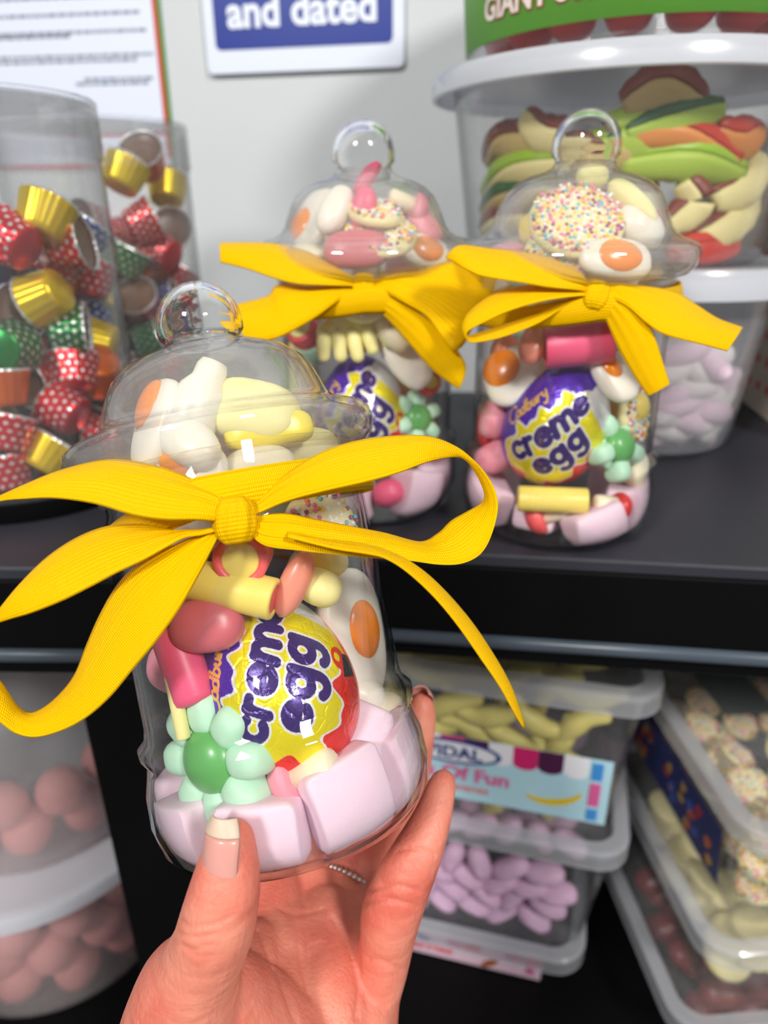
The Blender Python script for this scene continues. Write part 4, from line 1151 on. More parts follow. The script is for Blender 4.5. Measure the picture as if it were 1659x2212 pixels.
def make_hand():
    V, Fc = [], []
    # thumb
    hand_chain(V, Fc, [(506, 1812, 44, .1865), (499, 1838, 56, .186), (493, 1875, 68, .185), (486, 1920, 77, .185), (477, 1962, 82, .186), (466, 2005, 84, .188), (452, 2045, 84, .191), (428, 2095, 90, .196), (408, 2140, 112, .202), (400, 2212, 135, .208), (400, 2300, 160, .214)])
    # ball of the thumb and palm
    hand_chain(V, Fc, [(470, 2160, 110, .212), (520, 2230, 140, .222), (560, 2330, 190, .228)])
    hand_chain(V, Fc, [(610, 2030, 88, .255), (590, 2110, 105, .246), (570, 2220, 150, .238), (600, 2380, 190, .235)])
    hand_chain(V, Fc, [(700, 2000, 82, .262), (690, 2080, 105, .256), (690, 2200, 140, .246), (690, 2380, 170, .240)])
    hand_chain(V, Fc, [(790, 2075, 62, .256), (775, 2140, 74, .250), (765, 2230, 90, .243), (760, 2380, 110, .240)])
    hand_chain(V, Fc, [(540, 2060, 70, .240), (500, 2130, 90, .226), (480, 2230, 120, .22)])
    # roots of the fingers filling in below the jar
    hand_chain(V, Fc, [(585, 1905, 62, .272), (590, 1980, 84, .262), (590, 2070, 104, .250)])
    hand_chain(V, Fc, [(670, 1915, 62, .276), (675, 1985, 84, .268), (680, 2070, 104, .256)])
    hand_chain(V, Fc, [(745, 1930, 58, .277), (755, 1995, 74, .268), (765, 2080, 84, .256)])
    # index finger: tip at the right of the jar, running down to the palm
    hand_chain(V, Fc, [(957, 1690, 28, .2445), (950, 1712, 34, .243), (936, 1760, 41, .240), (914, 1815, 50, .237), (893, 1860, 57, .236), (868, 1912, 63, .237), (846, 1970, 66, .239), (836, 2030, 60, .243), (822, 2090, 60, .247), (800, 2150, 66, .249), (780, 2220, 80, .248)])
    # middle finger behind the jar, its tip showing above the index tip
    hand_chain(V, Fc, [(912, 1522, 26, .2785), (909, 1550, 33, .279), (900, 1605, 38, .2795), (884, 1690, 42, .281), (862, 1770, 46, .282), (828, 1850, 50, .282), (785, 1930, 56, .279), (755, 2000, 66, .272), (740, 2080, 82, .262)])
    # ring finger, curled under the base
    hand_chain(V, Fc, [(800, 1700, 34, .2875), (790, 1760, 40, .288), (772, 1830, 45, .286), (745, 1900, 50, .280), (715, 1960, 58, .273), (700, 2020, 72, .266)])
    # little finger, mostly hidden behind the base
    hand_chain(V, Fc, [(665, 1800, 32, .282), (665, 1860, 38, .280), (655, 1930, 45, .274), (640, 2000, 62, .265), (620, 2060, 74, .256)])
    # wrist
    hand_chain(V, Fc, [(600, 2350, 200, .232), (590, 2600, 190, .245)])
    hand_chain(V, Fc, [(700, 2350, 180, .238), (690, 2600, 180, .25)])
    base = P(600, 2500, .24)
    me = new_mesh('tmp', [Vector(v) - base for v in V], Fc, None)
    o = bpy.data.objects.new('tmp', me); COL.objects.link(o)
    r = o.modifiers.new('r', 'REMESH'); r.mode = 'VOXEL'; r.voxel_size = 0.00075; r.use_smooth_shade = True
    s = o.modifiers.new('s', 'SMOOTH'); s.factor = 0.5; s.iterations = 14
    dg = bpy.context.evaluated_depsgraph_get()
    me2 = bpy.data.meshes.new_from_object(o.evaluated_get(dg))
    bpy.data.objects.remove(o)
    me2.name = 'hand'
    # skin creases: shallow grooves along the joint and palm lines
    n = len(me2.vertices)
    co = np.empty(n * 3); me2.vertices.foreach_get('co', co); co = co.reshape(-1, 3)
    nr = np.empty(n * 3); me2.vertices.foreach_get('normal', nr); nr = nr.reshape(-1, 3)
    W = co + np.array(base); q = W - np.array(CAM)
    dd = q @ np.array(FWD); sx = 829.5 + F * (q @ np.array(RIGHT)) / dd; sy = 1106 - F * (q @ np.array(UP)) / dd
    facing = (nr * -q).sum(1) / np.linalg.norm(q, axis=1)
    for pts, dep, wd, dlim in CREASES:
        C = catmull([(x, y, 0) for x, y in pts], 40)[:, :2]
        d = np.full(n, 1e9)
        for a, b in zip(C[:-1], C[1:]):
            e = b - a; t = np.clip(((sx - a[0]) * e[0] + (sy - a[1]) * e[1]) / (e @ e + 1e-9), 0, 1)
            d = np.minimum(d, np.hypot(sx - a[0] - t * e[0], sy - a[1] - t * e[1]))
        w = np.exp(-(d / wd) ** 2) * (facing > .15) * (dd < dlim * K)
        co -= nr * (w * dep)[:, None]
    me2.vertices.foreach_set('co', co.ravel()); me2.update()
    me2.materials.clear(); me2.materials.append(M_SKIN)
    me2.polygons.foreach_set('use_smooth', [True] * len(me2.polygons))
    h = bpy.data.objects.new('person', me2); COL.objects.link(h); h.location = base
    M = Matrix.Identity(4); M.translation = base; ROOTM[h.name] = M
    return tag(h, 'bare left hand gripping the front jar between thumb and fingers', 'hand')
HAND = make_hand()
def nail(c, n, up, w, L, name, mat, curve=0.55, t=0.0006, y0=-1.0, y1=1.0):
    """curved nail plate: c centre, n outward normal, up towards the tip"""
    n = Vector(n).normalized(); up = (Vector(up) - n * Vector(up).dot(n)).normalized(); s = up.cross(n)
    nu, nv = 14, 16
    V, Fc = [], []
    for layer in (0, 1):
        for j in range(nv + 1):
            y = y0 + (y1 - y0) * j / nv
            half = w / 2 * (1 - max(0, abs(y) - .72) ** 2 * 6.0) if y < 0 else w / 2 * (1 - max(0, y - .45) ** 2 * .9)
            for i in range(nu + 1):
                x = -1 + 2 * i / nu
                a = x * curve * 1.9
                R = w / 2 / math.sin(min(1.5, curve * 1.9))
                V.append(c + s * (math.sin(a) * R * half / (w / 2)) + up * (y * L / 2) + n * ((math.cos(a) - 1) * R - 0.0010 * y * y + (t if layer else 0)))
    w_ = nu + 1; N = (nv + 1) * w_
    for j in range(nv):
        for i in range(nu):
            a = j * w_ + i
            Fc.append((a, a + w_, a + w_ + 1, a + 1)); Fc.append((N + a, N + a + 1, N + a + w_ + 1, N + a + w_))
    edge = [i for i in range(w_)] + [j * w_ + nu for j in range(1, nv + 1)] + [nv * w_ + i for i in range(nu - 1, -1, -1)] + [j * w_ for j in range(nv - 1, 0, -1)]
    for a, b in zip(edge, edge[1:] + edge[:1]): Fc.append((a, b, N + b, N + a))
    return mobj(name, (V, Fc), mat, HAND, world=True)
nc = P(457, 1868, .1786)
nail(nc, cv(-.52, .05, .85), cv(.06, 1, -.05), .0108, .0175, 'thumbnail', M_NAIL, y0=-1, y1=.70)['label'] = 'long thumbnail'
nail(nc + cv(.06, 1, -.05) * .0006, cv(-.52, .05, .85), cv(.06, 1, -.05), .0108, .0180, 'nail_edge', M_NAILTIP, y0=.64, y1=1.08)
nail(P(918, 1500, .281), cv(.35, .5, -.6), cv(.1, 1, .2), .0085, .011, 'fingernail', M_NAIL)
# ring on the finger under the base: a band of small beads
rc, rr = P(752, 1897, .2795), .0090
rg = thing('finger_ring', rc, 'thin silver beaded ring on a finger under the held jar', 'ring')
ax = (P(772, 1830, .286) - P(715, 1960, .273)).normalized()
RM = frame(ax, RIGHT)
M_SILVER = pbr('silver', srgb(215, 212, 205), 0.2, metal=1.0)
band_pts = [rc + RM @ Vector((rr * math.cos(a), rr * math.sin(a), 0)) for a in np.linspace(0, 2 * math.pi, 49)]
mobj('band', sweep(band_pts, [.0007] * 49, 8, caps=False, up=ax), M_SILVER, rg, world=True)
bead = new_mesh('bead', *ellipsoid(.0011, .0011, .0011, 10, 8), M_SILVER)
for k in range(30):
    a = 2 * math.pi * k / 30
    o = bpy.data.objects.new('bead', bead); COL.objects.link(o); o.parent = rg
    o.location = RM @ Vector((rr * math.cos(a) * 1.03, rr * math.sin(a) * 1.03, 0))

# ------------------------------------------------------------------ tubes of foil cups
CUPS = {'red': cup_mat('red_foil', srgb(205, 22, 30)), 'green': cup_mat('green_foil', srgb(10, 120, 48)), 'blue': cup_mat('blue_foil', srgb(25, 62, 150)),
        'yellow': cup_mat('gold_foil', srgb(222, 190, 20), False), 'orange': cup_mat('orange_foil', srgb(225, 105, 25), False)}
M_CHOC = pbr('cup_chocolate', srgb(112, 84, 66), 0.35)
def cup_mesh(col):
    seg, rows = 72, 8
    H, R0, R1 = 16.5, 9.6, 12.6
    V, uv, Fc = [], [], []
    def ring(r, z, v, fl):
        for i in range(seg + 1):
            a = 2 * math.pi * i / seg
            q = r * (1 + fl * math.cos(18 * a))
            V.append((q * math.cos(a) * MM, q * math.sin(a) * MM, z * MM)); uv.append((i / seg, v))
    prof = [(0.05, 0, 0.02, 0), (R0 * 0.9, 0, 0.02, 0), (R0, 0.8, 0.03, .01)]
    for k in range(1, rows + 1):
        t = k / rows; prof.append((R0 + (R1 - R0) * t, 0.8 + (H - 0.8) * t, t * 0.97, .018))
    prof += [(R1 * 0.97, H + 0.2, 1.0, .018), (R1 * 0.93, H - 1.2, 1.0, .01)]
    for p in prof: ring(*p)
    w = seg + 1
    for j in range(len(prof) - 1):
        for i in range(seg): Fc.append((j * w + i, j * w + i + 1, (j + 1) * w + i + 1, (j + 1) * w + i))
    V = [(x, y, z - H / 2 * MM) for x, y, z in V]
    me = new_mesh('foil_cup', V, Fc, CUPS[col])
    L = me.uv_layers.new(name='UVMap')
    for lp in me.loops: L.data[lp.index].uv = uv[lp.vertex_index]
    return me
CUPM = {k: cup_mesh(k) for k in CUPS}
CHOCM = new_mesh('chocolate_top', *lathe([(0, 5.0), (6, 5.1), (11.2, 5.9), (11.9, 6.6), (11.6, 5.0), (0, 3.5)], 40), M_CHOC)
def foil_cup(p, z, col, where, group, label=None):
    r = thing('foil_cup_chocolate', p, label or f'{col} foil chocolate cup in the heap inside the {where} tube', 'chocolate', frame(z, RIGHT), group)
    for n, me in (('foil_cup', CUPM[col]), ('chocolate_top', CHOCM)):
        o = bpy.data.objects.new(n, me); COL.objects.link(o); o.parent = r
    return r
def clear_tube(c, R, H, label):
    r = thing('display_tube', c, label, 'tube')
    mobj('tube_wall', lathe([(R - 1, 0.5), (R, 0.5), (R, H - 6), (R - 1, H - 6)], 72, closed=True), M_TUBE, r, sharp=35)
    mobj('tube_lid', lathe([(0, H - 1.2), (R - 3, H - 1.2), (R - 2, H), (R + 0.3, H), (R + 1.2, H - 1), (R + 1.2, H - 24), (R + 0.2, H - 24), (R + 0.2, H - 2.6), (0, H - 2.6)], 72), M_TUBE, r, sharp=35)
    mobj('base_cap', lathe([(0, 0), (R + 1.2, 0), (R + 1.6, 1), (R + 1.6, 9), (R + 0.3, 9.5), (R + 0.3, 2), (0, 2)], 72), M_BLACK, r, sharp=35)
    return r
def incyl(c, R, px, py, m):
    rr = ray(px, py)
    best = None
    for i in range(2000):
        p = CAM + rr * (0.17 + i * 0.0003)
        d = math.hypot(p.x - c.x, p.y - c.y)
        if d <= R - m: return p
        if best is None or d < best[0]: best = (d, p)
    p = best[1]; k = (R - m) / best[0]              # the ray misses: pull the point inside
    return Vector((c.x + (p.x - c.x) * k, c.y + (p.y - c.y) * k, p.z))
T1R, T2R = 56, 54
t1 = at_Y(245, 560, 0.355); T1 = Vector((t1.x - 0.0575, 0.355, ZS))
t2 = at_Y(418, 450, 0.466); T2 = Vector((t2.x - 0.0555, 0.466, ZS))
clear_tube(T1, T1R, 178, 'clear plastic tube of foil chocolate cups, the nearer one')
clear_tube(T2, T2R, 178, 'clear plastic tube of foil chocolate cups near the wall')
rnd = random.Random(3)
def tube_fill(c, R, listed, where, group, ztop):
    pts = []
    ORD = ['topmost', 'second highest', 'third highest', 'fourth highest', 'fifth highest', 'sixth highest', 'seventh highest', 'eighth highest', 'ninth highest', 'tenth highest', 'eleventh highest']
    seen = {}
    for px, py, col, kind, ang in sorted(listed, key=lambda q: q[1]):
        p = incyl(c, R * MM, px, py, 0.0145)
        p.z = max(p.z, ZS + 0.020)
        a = math.radians(ang)
        if kind == 'e': z = cv(0.25 * math.cos(a), 0.25 * math.sin(a), 0.95)          # chocolate end towards us
        elif kind == 'b': z = cv(0.3 * math.cos(a), 0.3 * math.sin(a), -0.9)
        else: z = cv(math.cos(a), math.sin(a), rnd.uniform(-.25, .25))                 # lying on its side
        if any((p - q).length < 0.0165 for q in pts): continue
        k = seen.get(col, 0); seen[col] = k + 1
        pts.append(p); foil_cup(p, z, col, where, group, f'{ORD[k]} {col} foil cup of those at the {where} tube front')
    # the heap behind the front row
    cols = ['red', 'red', 'green', 'yellow', 'blue', 'orange', 'red', 'green']
    for layer in range(12):
        z = ZS + 0.022 + layer * 0.0195
        if z > ztop: break
        for ring_r, n in ((R - 15, 12), (R - 31, 8), (R - 46, 3)):
            for i in range(n):
                a = 2 * math.pi * (i + 0.5 * (layer % 2)) / n
                p = Vector((c.x + ring_r * MM * math.cos(a), c.y + ring_r * MM * math.sin(a), z + rnd.uniform(-.002, .002)))
                if any((p - q).length < 0.0183 for q in pts): continue
                if p.y > c.y + 0.030 and z < ztop - 0.03: continue            # nothing of these can be seen
                pts.append(p)
                v = Vector((rnd.uniform(-1, 1), rnd.uniform(-1, 1), rnd.uniform(-1, 1)))
                foil_cup(p, v, rnd.choice(cols), where, group)
    for k in range(700):                                                     # close the gaps
        a = rnd.uniform(0, 6.283); q = (R - 15) * MM * math.sqrt(rnd.random())
        p = Vector((c.x + q * math.cos(a), c.y + q * math.sin(a), rnd.uniform(ZS + .02, ztop + .008)))
        if p.y > c.y + .015 or any((p - u).length < 0.0172 for u in pts): continue
        pts.append(p)
        foil_cup(p, Vector((rnd.uniform(-1, 1), rnd.uniform(-1, 1), rnd.uniform(-1, 1))), rnd.choice(cols), where, group)
tube_fill(T1, T1R, [(95, 470, 'yellow', 's', 75), (25, 520, 'red', 's', 150), (150, 530, 'red', 's', 10), (10, 600, 'yellow', 'e', 180), (100, 640, 'yellow', 's', 200), (195, 600, 'red', 's', 80), (150, 712, 'green', 's', 5), (240, 738, 'yellow', 's', 170), (15, 752, 'green', 'b', 90), (80, 795, 'blue', 's', 240), (5, 835, 'orange', 's', 90), (158, 805, 'red', 's', 100), (140, 885, 'red', 's', 150), (238, 842, 'yellow', 'e', 20), (15, 935, 'red', 's', 80), (228, 945, 'red', 's', 180), (110, 985, 'yellow', 's', 60), (20, 1050, 'red', 's', 100), (110, 1060, 'yellow', 's', 80), (205, 510, 'blue', 's', 60), (275, 900, 'yellow', 's', 60), (270, 1010, 'red', 's', 30)],
          'nearer', 'foil chocolate cups in the nearer tube', ZS + 0.112)
tube_fill(T2, T2R, [(268, 378, 'yellow', 's', 70), (262, 430, 'green', 's', 75), (348, 412, 'red', 's', 10), (308, 482, 'red', 's', 30), (402, 410, 'yellow', 's', 90), (270, 560, 'green', 's', 60), (350, 545, 'red', 's', 150), (302, 652, 'red', 'e', 90), (362, 655, 'blue', 's', 20), (322, 735, 'green', 's', 20), (315, 605, 'orange', 's', 10), (395, 600, 'red', 's', 60), (310, 810, 'red', 'e', 40), (312, 345, 'orange', 'e', 90), (405, 500, 'orange', 'e', 0), (400, 690, 'red', 's', 40), (360, 790, 'red', 's', 80)],
          'farther', 'foil chocolate cups in the farther tube', ZS + 0.118)

# ------------------------------------------------------------------ wall: sign and poster
wn = WALL_M @ Vector((0, -1, 0)); wx = WALL_M @ Vector((1, 0, 0))
def on_wall(px, py, off=0.0):
    r = ray(px, py); p0 = Vector((0, WALL_Y, 0)) + wn * off
    return CAM + r * ((p0 - CAM).dot(wn) / r.dot(wn))
M_SIGNW = pbr('white_sign_plastic', srgb(222, 228, 240), 0.35)
M_SIGNB = pbr('sign_blue', srgb(8, 44, 140), 0.35)
bl, brr = on_wall(452, 163, .003), on_wall(874, 146, .003)
sw = (brr - bl).length; smid = (bl + brr) / 2
sx = (brr - bl).normalized(); sy = wn.cross(sx) * -1
sy = Vector((0, 0, 1)) - sx * sx.z; sy.normalize()
SM = Matrix((sx, sy, sx.cross(sy))).transposed()
sg = thing('wall_sign', smid, 'blue and white wall sign reading and dated', 'sign', SM)
SH = sw * 0.95
mobj('sign_plate', xf(slab(sw, SH, .003, .004, .0005), None, (0, SH / 2, -.001)), M_SIGNW, sg, smooth=False)
mg = sw * 0.055
pb = [(x, y + SH / 2 + sw * .045) for x, y, _ in rrect(sw - 2 * mg, SH - sw * .115, .004, 0)]
mobj('blue_panel', xf(poly_plate(pb, .0004), None, (0, 0, .002)), M_SIGNB, sg, smooth=False)
tv = text_vf('and dated', sw * .188, sw * .006, .0002)
mobj('lettering', xf(tv, None, (0, sw * .195, .0028)), pbr('sign_white_print', srgb(228, 234, 245), .4), sg, smooth=False)['label'] = 'white lettering and dated'

# paper notice with a red and green border
c0 = on_wall(368, 226, .002); c1 = on_wall(345, 0, .002)
ny = (c1 - c0).normalized(); nx = (wn.cross(ny)).normalized() * -1
if nx.dot(RIGHT) < 0: nx = -nx
NM = Matrix((nx, ny, nx.cross(ny))).transposed()
nt_ = thing('paper_notice', c0, 'white printed notice with red and green border on the wall', 'notice', NM)
NW, NH = 0.20, 0.26
drop = (c0 - on_wall(330, 345, .002)).dot(ny)
mobj('sheet', xf(slab(NW, NH, .0008, .0005, .0002), None, (-NW / 2, NH / 2 - .045, -.0012)), pbr('notice_paper', srgb(222, 228, 244), .5), nt_, smooth=False)
mobj('red_border', xf(slab(.0034, NH - .008, .0003, .0003, .00005), None, (-.0050, NH / 2 - .041, -.0004)), pbr('print_red', srgb(196, 48, 30), .5), nt_, smooth=False)
mobj('green_border', xf(slab(.0032, NH, .0003, .0003, .00005), None, (-.0016, NH / 2 - .045, -.0004)), pbr('print_green', srgb(60, 130, 40), .5), nt_, smooth=False)
mobj('bottom_border', xf(slab(NW - .004, .0028, .0003, .0003, .00005), None, (-NW / 2, -.0425, -.0004)), MATS['print_red'], nt_, smooth=False)
rp = random.Random(11)
grey = pbr('print_grey', srgb(128, 136, 150), .6)
for py_, x0, x1 in ((25, 300, -60), (64, 315, -60), (78, 150, -60), (116, 330, -60), (128, 295, -60), (168, 330, 180), (178, 320, 170), (-14, 300, -60)):
    a = NM.inverted() @ (on_wall(x0, py_, .002) - c0); b = NM.inverted() @ (on_wall(max(x1, 0) if x1 > 0 else 0, py_ + (x0 - max(x1, 0)) * .055, .002) - c0)
    x = a.x; V, Fc = [], []
    end = b.x - (.02 if x1 < 0 else 0)
    parts = []
    while x > end:
        w = rp.uniform(.003, .009)
        parts.append(xf(slab(w, .0022, .0002, .0003, .00004), None, (x - w / 2, a.y, -.0004))); x -= w + .0012
    mobj('text_line', join(*parts), grey, nt_, smooth=False)

# ------------------------------------------------------------------ round tubs stacked at the right
def round_tub(c, prof_out, t, label, mat, lid_prof=None, lid_mat=None, name='round_tub', lid_name='tub_lid'):
    r = thing(name, c, label, 'tub')
    inner = [(max(q[0] - t, 0), q[1] + (t if i == 0 else 0)) for i, q in enumerate(prof_out)]
    inner = [(q[0] - t, max(q[1], prof_out[0][1] + t)) for q in prof_out[::-1]]
    mobj('tub_wall', lathe([(0, prof_out[0][1])] + prof_out + inner + [(0, prof_out[0][1] + t)], 80), mat, r, sharp=35)
    if lid_prof: mobj(lid_name, lathe(lid_prof, 80), lid_mat or mat, r, sharp=35)
    return r
WT = at_Y(1402, 800, 0.425); WT = Vector((WT.x, 0.425, ZS))
HT = 104
round_tub(WT, [(44, 0), (48, 3), (50.5, 12), (61.5, HT - 6)], 1.2, 'milky round tub of pink and white marshmallows behind the right jar', M_MILKY,
          [(0, HT - 1), (66, HT - 1), (69, HT), (74, HT - 1), (75.5, HT - 4), (75.5, HT - 15), (73.5, HT - 15), (73, HT - 5), (0, HT - 2.6)], M_MILKYLID)
WG = 'marshmallows in the milky tub'
WTL = 'in the milky tub behind the right jar'
def twist(p, z, x, R, L, label, group, seed):
    """fat pink and white cable marshmallow"""
    r = thing('twist_marshmallow', p, label, 'marshmallow', frame(z, x), group)
    for i, col in enumerate(('marsh', 'marshwhite', 'marsh', 'marshwhite')):
        pts = []
        for k in range(9):
            t = k / 8; a = i * math.pi / 2 + t * 2.4
            pts.append((R * .48 * math.cos(a) * MM, R * .48 * math.sin(a) * MM, (t - .5) * L * MM))
        mobj('strand', sweep(pts, [R * .5 * MM] * 3, 14, n=18, up=(1, 0, 0)), C_[col], r)
    return r
for i, (px, py, zz, xx, R, L, lab) in enumerate((
    (1490, 930, cv(.9, .35, .2), cv(0, 1, 0), 16, 28, 'lowest twisted marshmallow at the front'), (1470, 850, cv(.75, .6, .2), cv(0, 0, 1), 15, 28, 'twisted marshmallow in the middle'),
    (1540, 900, cv(.3, .9, .2), cv(1, 0, 0), 12, 24, 'small twisted marshmallow at the right'), (1510, 785, cv(.95, -.1, .2), cv(0, 1, 0), 15, 22, 'upper twisted marshmallow at the right'),
    (1455, 770, cv(.6, .7, .3), cv(1, 0, 0), 15, 26, 'upper twisted marshmallow beside the ribbon'), (1440, 960, cv(.9, .2, .3), cv(0, 1, 0), 14, 24, 'twisted marshmallow low behind the jar'),
    (1440, 860, cv(.5, .8, .3), cv(1, 0, 0), 14, 24, 'twisted marshmallow half way up behind the jar'), (1380, 780, cv(.9, .3, .3), cv(0, 1, 0), 15, 26, 'twisted marshmallow near the lid behind the jar'), (1370, 920, cv(.3, .9, .3), cv(1, 0, 0), 14, 26, 'twisted marshmallow at the hidden left side'), (1555, 840, cv(.2, .9, .3), cv(1, 0, 0), 11, 20, 'little twisted marshmallow at the right wall'))):
    p = incyl(WT, 0.0465 + (0.011 * (960 - py) / 200), px, py, (R + 2) * MM)
    p.z = max(p.z, ZS + (R + 3) * MM)
    R, L = R * .88, L * .9
    twist(p, zz, xx, R, L, lab + ' ' + WTL, WG, i)

_b = at_Y(1328, 400, 0.430); BT = Vector((_b.x, 0.430, ZS + HT * MM))
BH = 91
round_tub(BT, [(74, 0), (78, 2), (80, 8), (90, BH - 5)], 1.3, 'large clear tub of striped fruit slices stacked behind the right jar', M_TUB,
          [(0, BH - 2), (88, BH - 2), (92, BH), (99, BH - 1), (101, BH - 4), (101, BH - 11), (99, BH - 11.5), (98, BH - 5), (0, BH - 4)], M_MILKYLID)
# fruit slices: a cream side and a coloured rind
RIND = {'green': pbr('rind_green', srgb(150, 185, 45), .4, sss=.1), 'darkgreen': pbr('rind_dark_green', srgb(40, 90, 40), .4), 'red': pbr('rind_red', srgb(200, 60, 40), .35, sss=.1),
        'brown': pbr('rind_brown', srgb(125, 55, 40), .4), 'orange': pbr('rind_orange', srgb(215, 120, 50), .4), 'lime': pbr('rind_lime', srgb(170, 200, 60), .4, sss=.1)}
FLESH = {'cream': pbr('flesh_cream', srgb(226, 212, 150), .5, sss=.1), 'green': pbr('flesh_green', srgb(170, 195, 70), .5, sss=.1), 'tan': pbr('flesh_tan', srgb(190, 165, 105), .5), 'red': pbr('flesh_red', srgb(205, 70, 60), .4), 'orange': pbr('flesh_orange', srgb(220, 140, 70), .45)}
def fruit_slice(pts, r0, flesh, rind, label, group, toward):
    """curved wedge along three points; lower half flesh, upper half rind"""
    C = np.array([tuple(q) for q in catmull(pts, 18)])
    mid = Vector(C[9])
    root = thing('fruit_slice', mid, label, 'sweet', None, group)
    T = np.gradient(C, axis=0); T /= np.linalg.norm(T, axis=1)[:, None]
    tw = np.array(toward)
    R = r0 * (0.35 + 0.65 * np.sin(np.linspace(0.22, math.pi - 0.22, 18)) ** 0.7)
    for part, a0, a1, mat in (('flesh', -200, 20, FLESH[flesh]), ('rind', 20, 160, RIND[rind])):
        V, Fc, n = [], [], 12
        for c, t, r in zip(C, T, R):
            s = np.cross(t, tw); s /= np.linalg.norm(s) + 1e-9; b = np.cross(s, t)
            if s[2] < 0: s = -s
            for k in range(n):
                a = math.radians(a0 + (a1 - a0) * k / (n - 1))
                V.append(tuple(c + s * r * math.sin(a) * (1.0 + .04 * math.sin(c[0] * 900)) + b * r * 0.6 * math.cos(a)))
        for j in range(17):
            for k in range(n): Fc.append((j * n + k, j * n + (k + 1) % n, (j + 1) * n + (k + 1) % n, (j + 1) * n + k))
        Fc += [tuple(range(n - 1, -1, -1)), tuple(range(17 * n, 18 * n))]
        mobj(part, (V, Fc), mat, root, world=True)
    return root
FG_ = 'fruit slices in the large clear tub'
sl = [((1180, 360, 1400, 300, 1630, 390), 15, 'green', 'lime', 'green'), ((1340, 355, 1490, 345, 1600, 375), 10, 'green', 'green', 'bright green curved'), ((1330, 300, 1460, 285, 1590, 350), 9, 'orange', 'red', 'red striped'), ((1350, 290, 1460, 260, 1560, 232), 8, 'green', 'darkgreen', 'dark edged green'),
      ((1345, 230, 1430, 190, 1515, 225), 11, 'tan', 'brown', 'brown topmost'), ((1135, 250, 1180, 290, 1290, 300), 9, 'cream', 'brown', 'cream and brown'), ((1025, 350, 1100, 305, 1230, 320), 10, 'tan', 'brown', 'tan and brown'), ((1030, 420, 1110, 370, 1230, 350), 9, 'cream', 'green', 'cream and green'),
      ((1025, 460, 1090, 430, 1180, 410), 9, 'tan', 'darkgreen', 'tan and dark green'), ((1480, 390, 1500, 440, 1440, 490), 9, 'cream', 'brown', 'cream curled'), ((1540, 430, 1600, 400, 1645, 340), 11, 'cream', 'brown', 'wide cream right hand'), ((1490, 520, 1570, 480, 1640, 420), 11, 'cream', 'brown', 'lower right cream'),
      ((1440, 560, 1500, 565, 1590, 535), 8, 'red', 'red', 'red bottom'), ((1030, 500, 1080, 480, 1130, 470), 9, 'cream', 'brown', 'lower left cream'), ((1540, 280, 1590, 300, 1640, 290), 10, 'orange', 'red', 'orange far right'), ((1230, 300, 1300, 330, 1400, 320), 12, 'tan', 'brown', 'brown centre'),
      ((1060, 545, 1200, 555, 1330, 560), 10, 'tan', 'brown', 'tan bottom'), ((1180, 420, 1300, 440, 1420, 430), 14, 'cream', 'brown', 'middle cream'), ((1200, 500, 1320, 490, 1450, 500), 13, 'tan', 'red', 'low middle')]
for q, r0, fl, ri, lab in sl:
    pts = []
    for a, b in ((q[0], q[1]), (q[2], q[3]), (q[4], q[5])):
        p = incyl(BT, 0.0785, a, b, r0 * MM * 0.95); p.z = max(p.z, BT.z + r0 * MM * 1.05); pts.append(p)
    pts[1] = (pts[1] + Vector((0, 0, 0)))
    fruit_slice(pts, r0 * MM, fl, ri, lab + ' fruit slice in the large clear tub', FG_, (CAM - pts[1]).normalized())

GT = Vector((BT.x + 0.006, BT.y + 0.004, BT.z + BH * MM))
gt = round_tub(GT, [(84, 0), (87, 2), (88.5, 7), (95, 95)], 1.3, 'clear tub with green label and red sweets on top of the stack', M_TUB,
               [(0, 96), (97, 96), (100, 95), (100, 86), (98.5, 86), (98, 93), (0, 94)], M_MILKYLID)
def wrap(u, z, R):                          # label coordinates (m along the arc from the front, height) -> tub wall
    base = math.atan2(CAM.y - GT.y, CAM.x - GT.x)
    a = base + u / R
    return Vector((R * math.cos(a), R * math.sin(a), z))
def lab_r(z): return 0.0885 + 0.0065 * (z - .007) / .088 + .0006
V, Fc, nn = [], [], 60
for i in range(nn + 1):
    u = -.125 + .25 * i / nn
    for z in (.009, .092): V.append(wrap(u, z, lab_r(z)))
    for z in (.092, .009): V.append(wrap(u, z, lab_r(z) - .0003))
for i in range(nn):
    for k in range(4): Fc.append((i * 4 + k, i * 4 + (k + 1) % 4, (i + 1) * 4 + (k + 1) % 4, (i + 1) * 4 + k))
mobj('label', (V, Fc), pbr('label_green', srgb(112, 186, 62), .4), gt)['label'] = 'bright green paper label'
tv, tf = text_vf('GIANT STRAWBERRIES', .0135, .0004, .0001, 'LEFT', 1.0)
tv2, tf2 = text_vf('GIANT STRAWBERRIES', .0135, .0011, .0001, 'LEFT', 1.0)
for v_, f_, off, mname, c in ((tv2, tf2, .0004, 'label_brown_outline', srgb(150, 80, 50)), (tv, tf, .0008, 'label_cream_print', srgb(240, 225, 215))):
    W = [wrap(-.082 + v.x, .0175 + v.y, lab_r(.02) + off + v.z) for v in v_]
    mobj('lettering', (W, f_), pbr(mname, c, .4), gt, smooth=False)['label'] = 'cream lettering GIANT STRAWBERRIES with brown outline'
for i in range(16):
    a = 2 * math.pi * i / 16
    for lay in range(2):
        p = GT + Vector((.068 * math.cos(a + lay * .2), .068 * math.sin(a + lay * .2), .018 + lay * .026))
        if p.y > GT.y + .03: continue
        bean(p, (math.cos(a), math.sin(a), .5), None, (11, 11, 14), 'red', 'red strawberry jelly in the green labelled tub', 'strawberry_jelly')['group'] = 'red jellies in the green labelled tub'

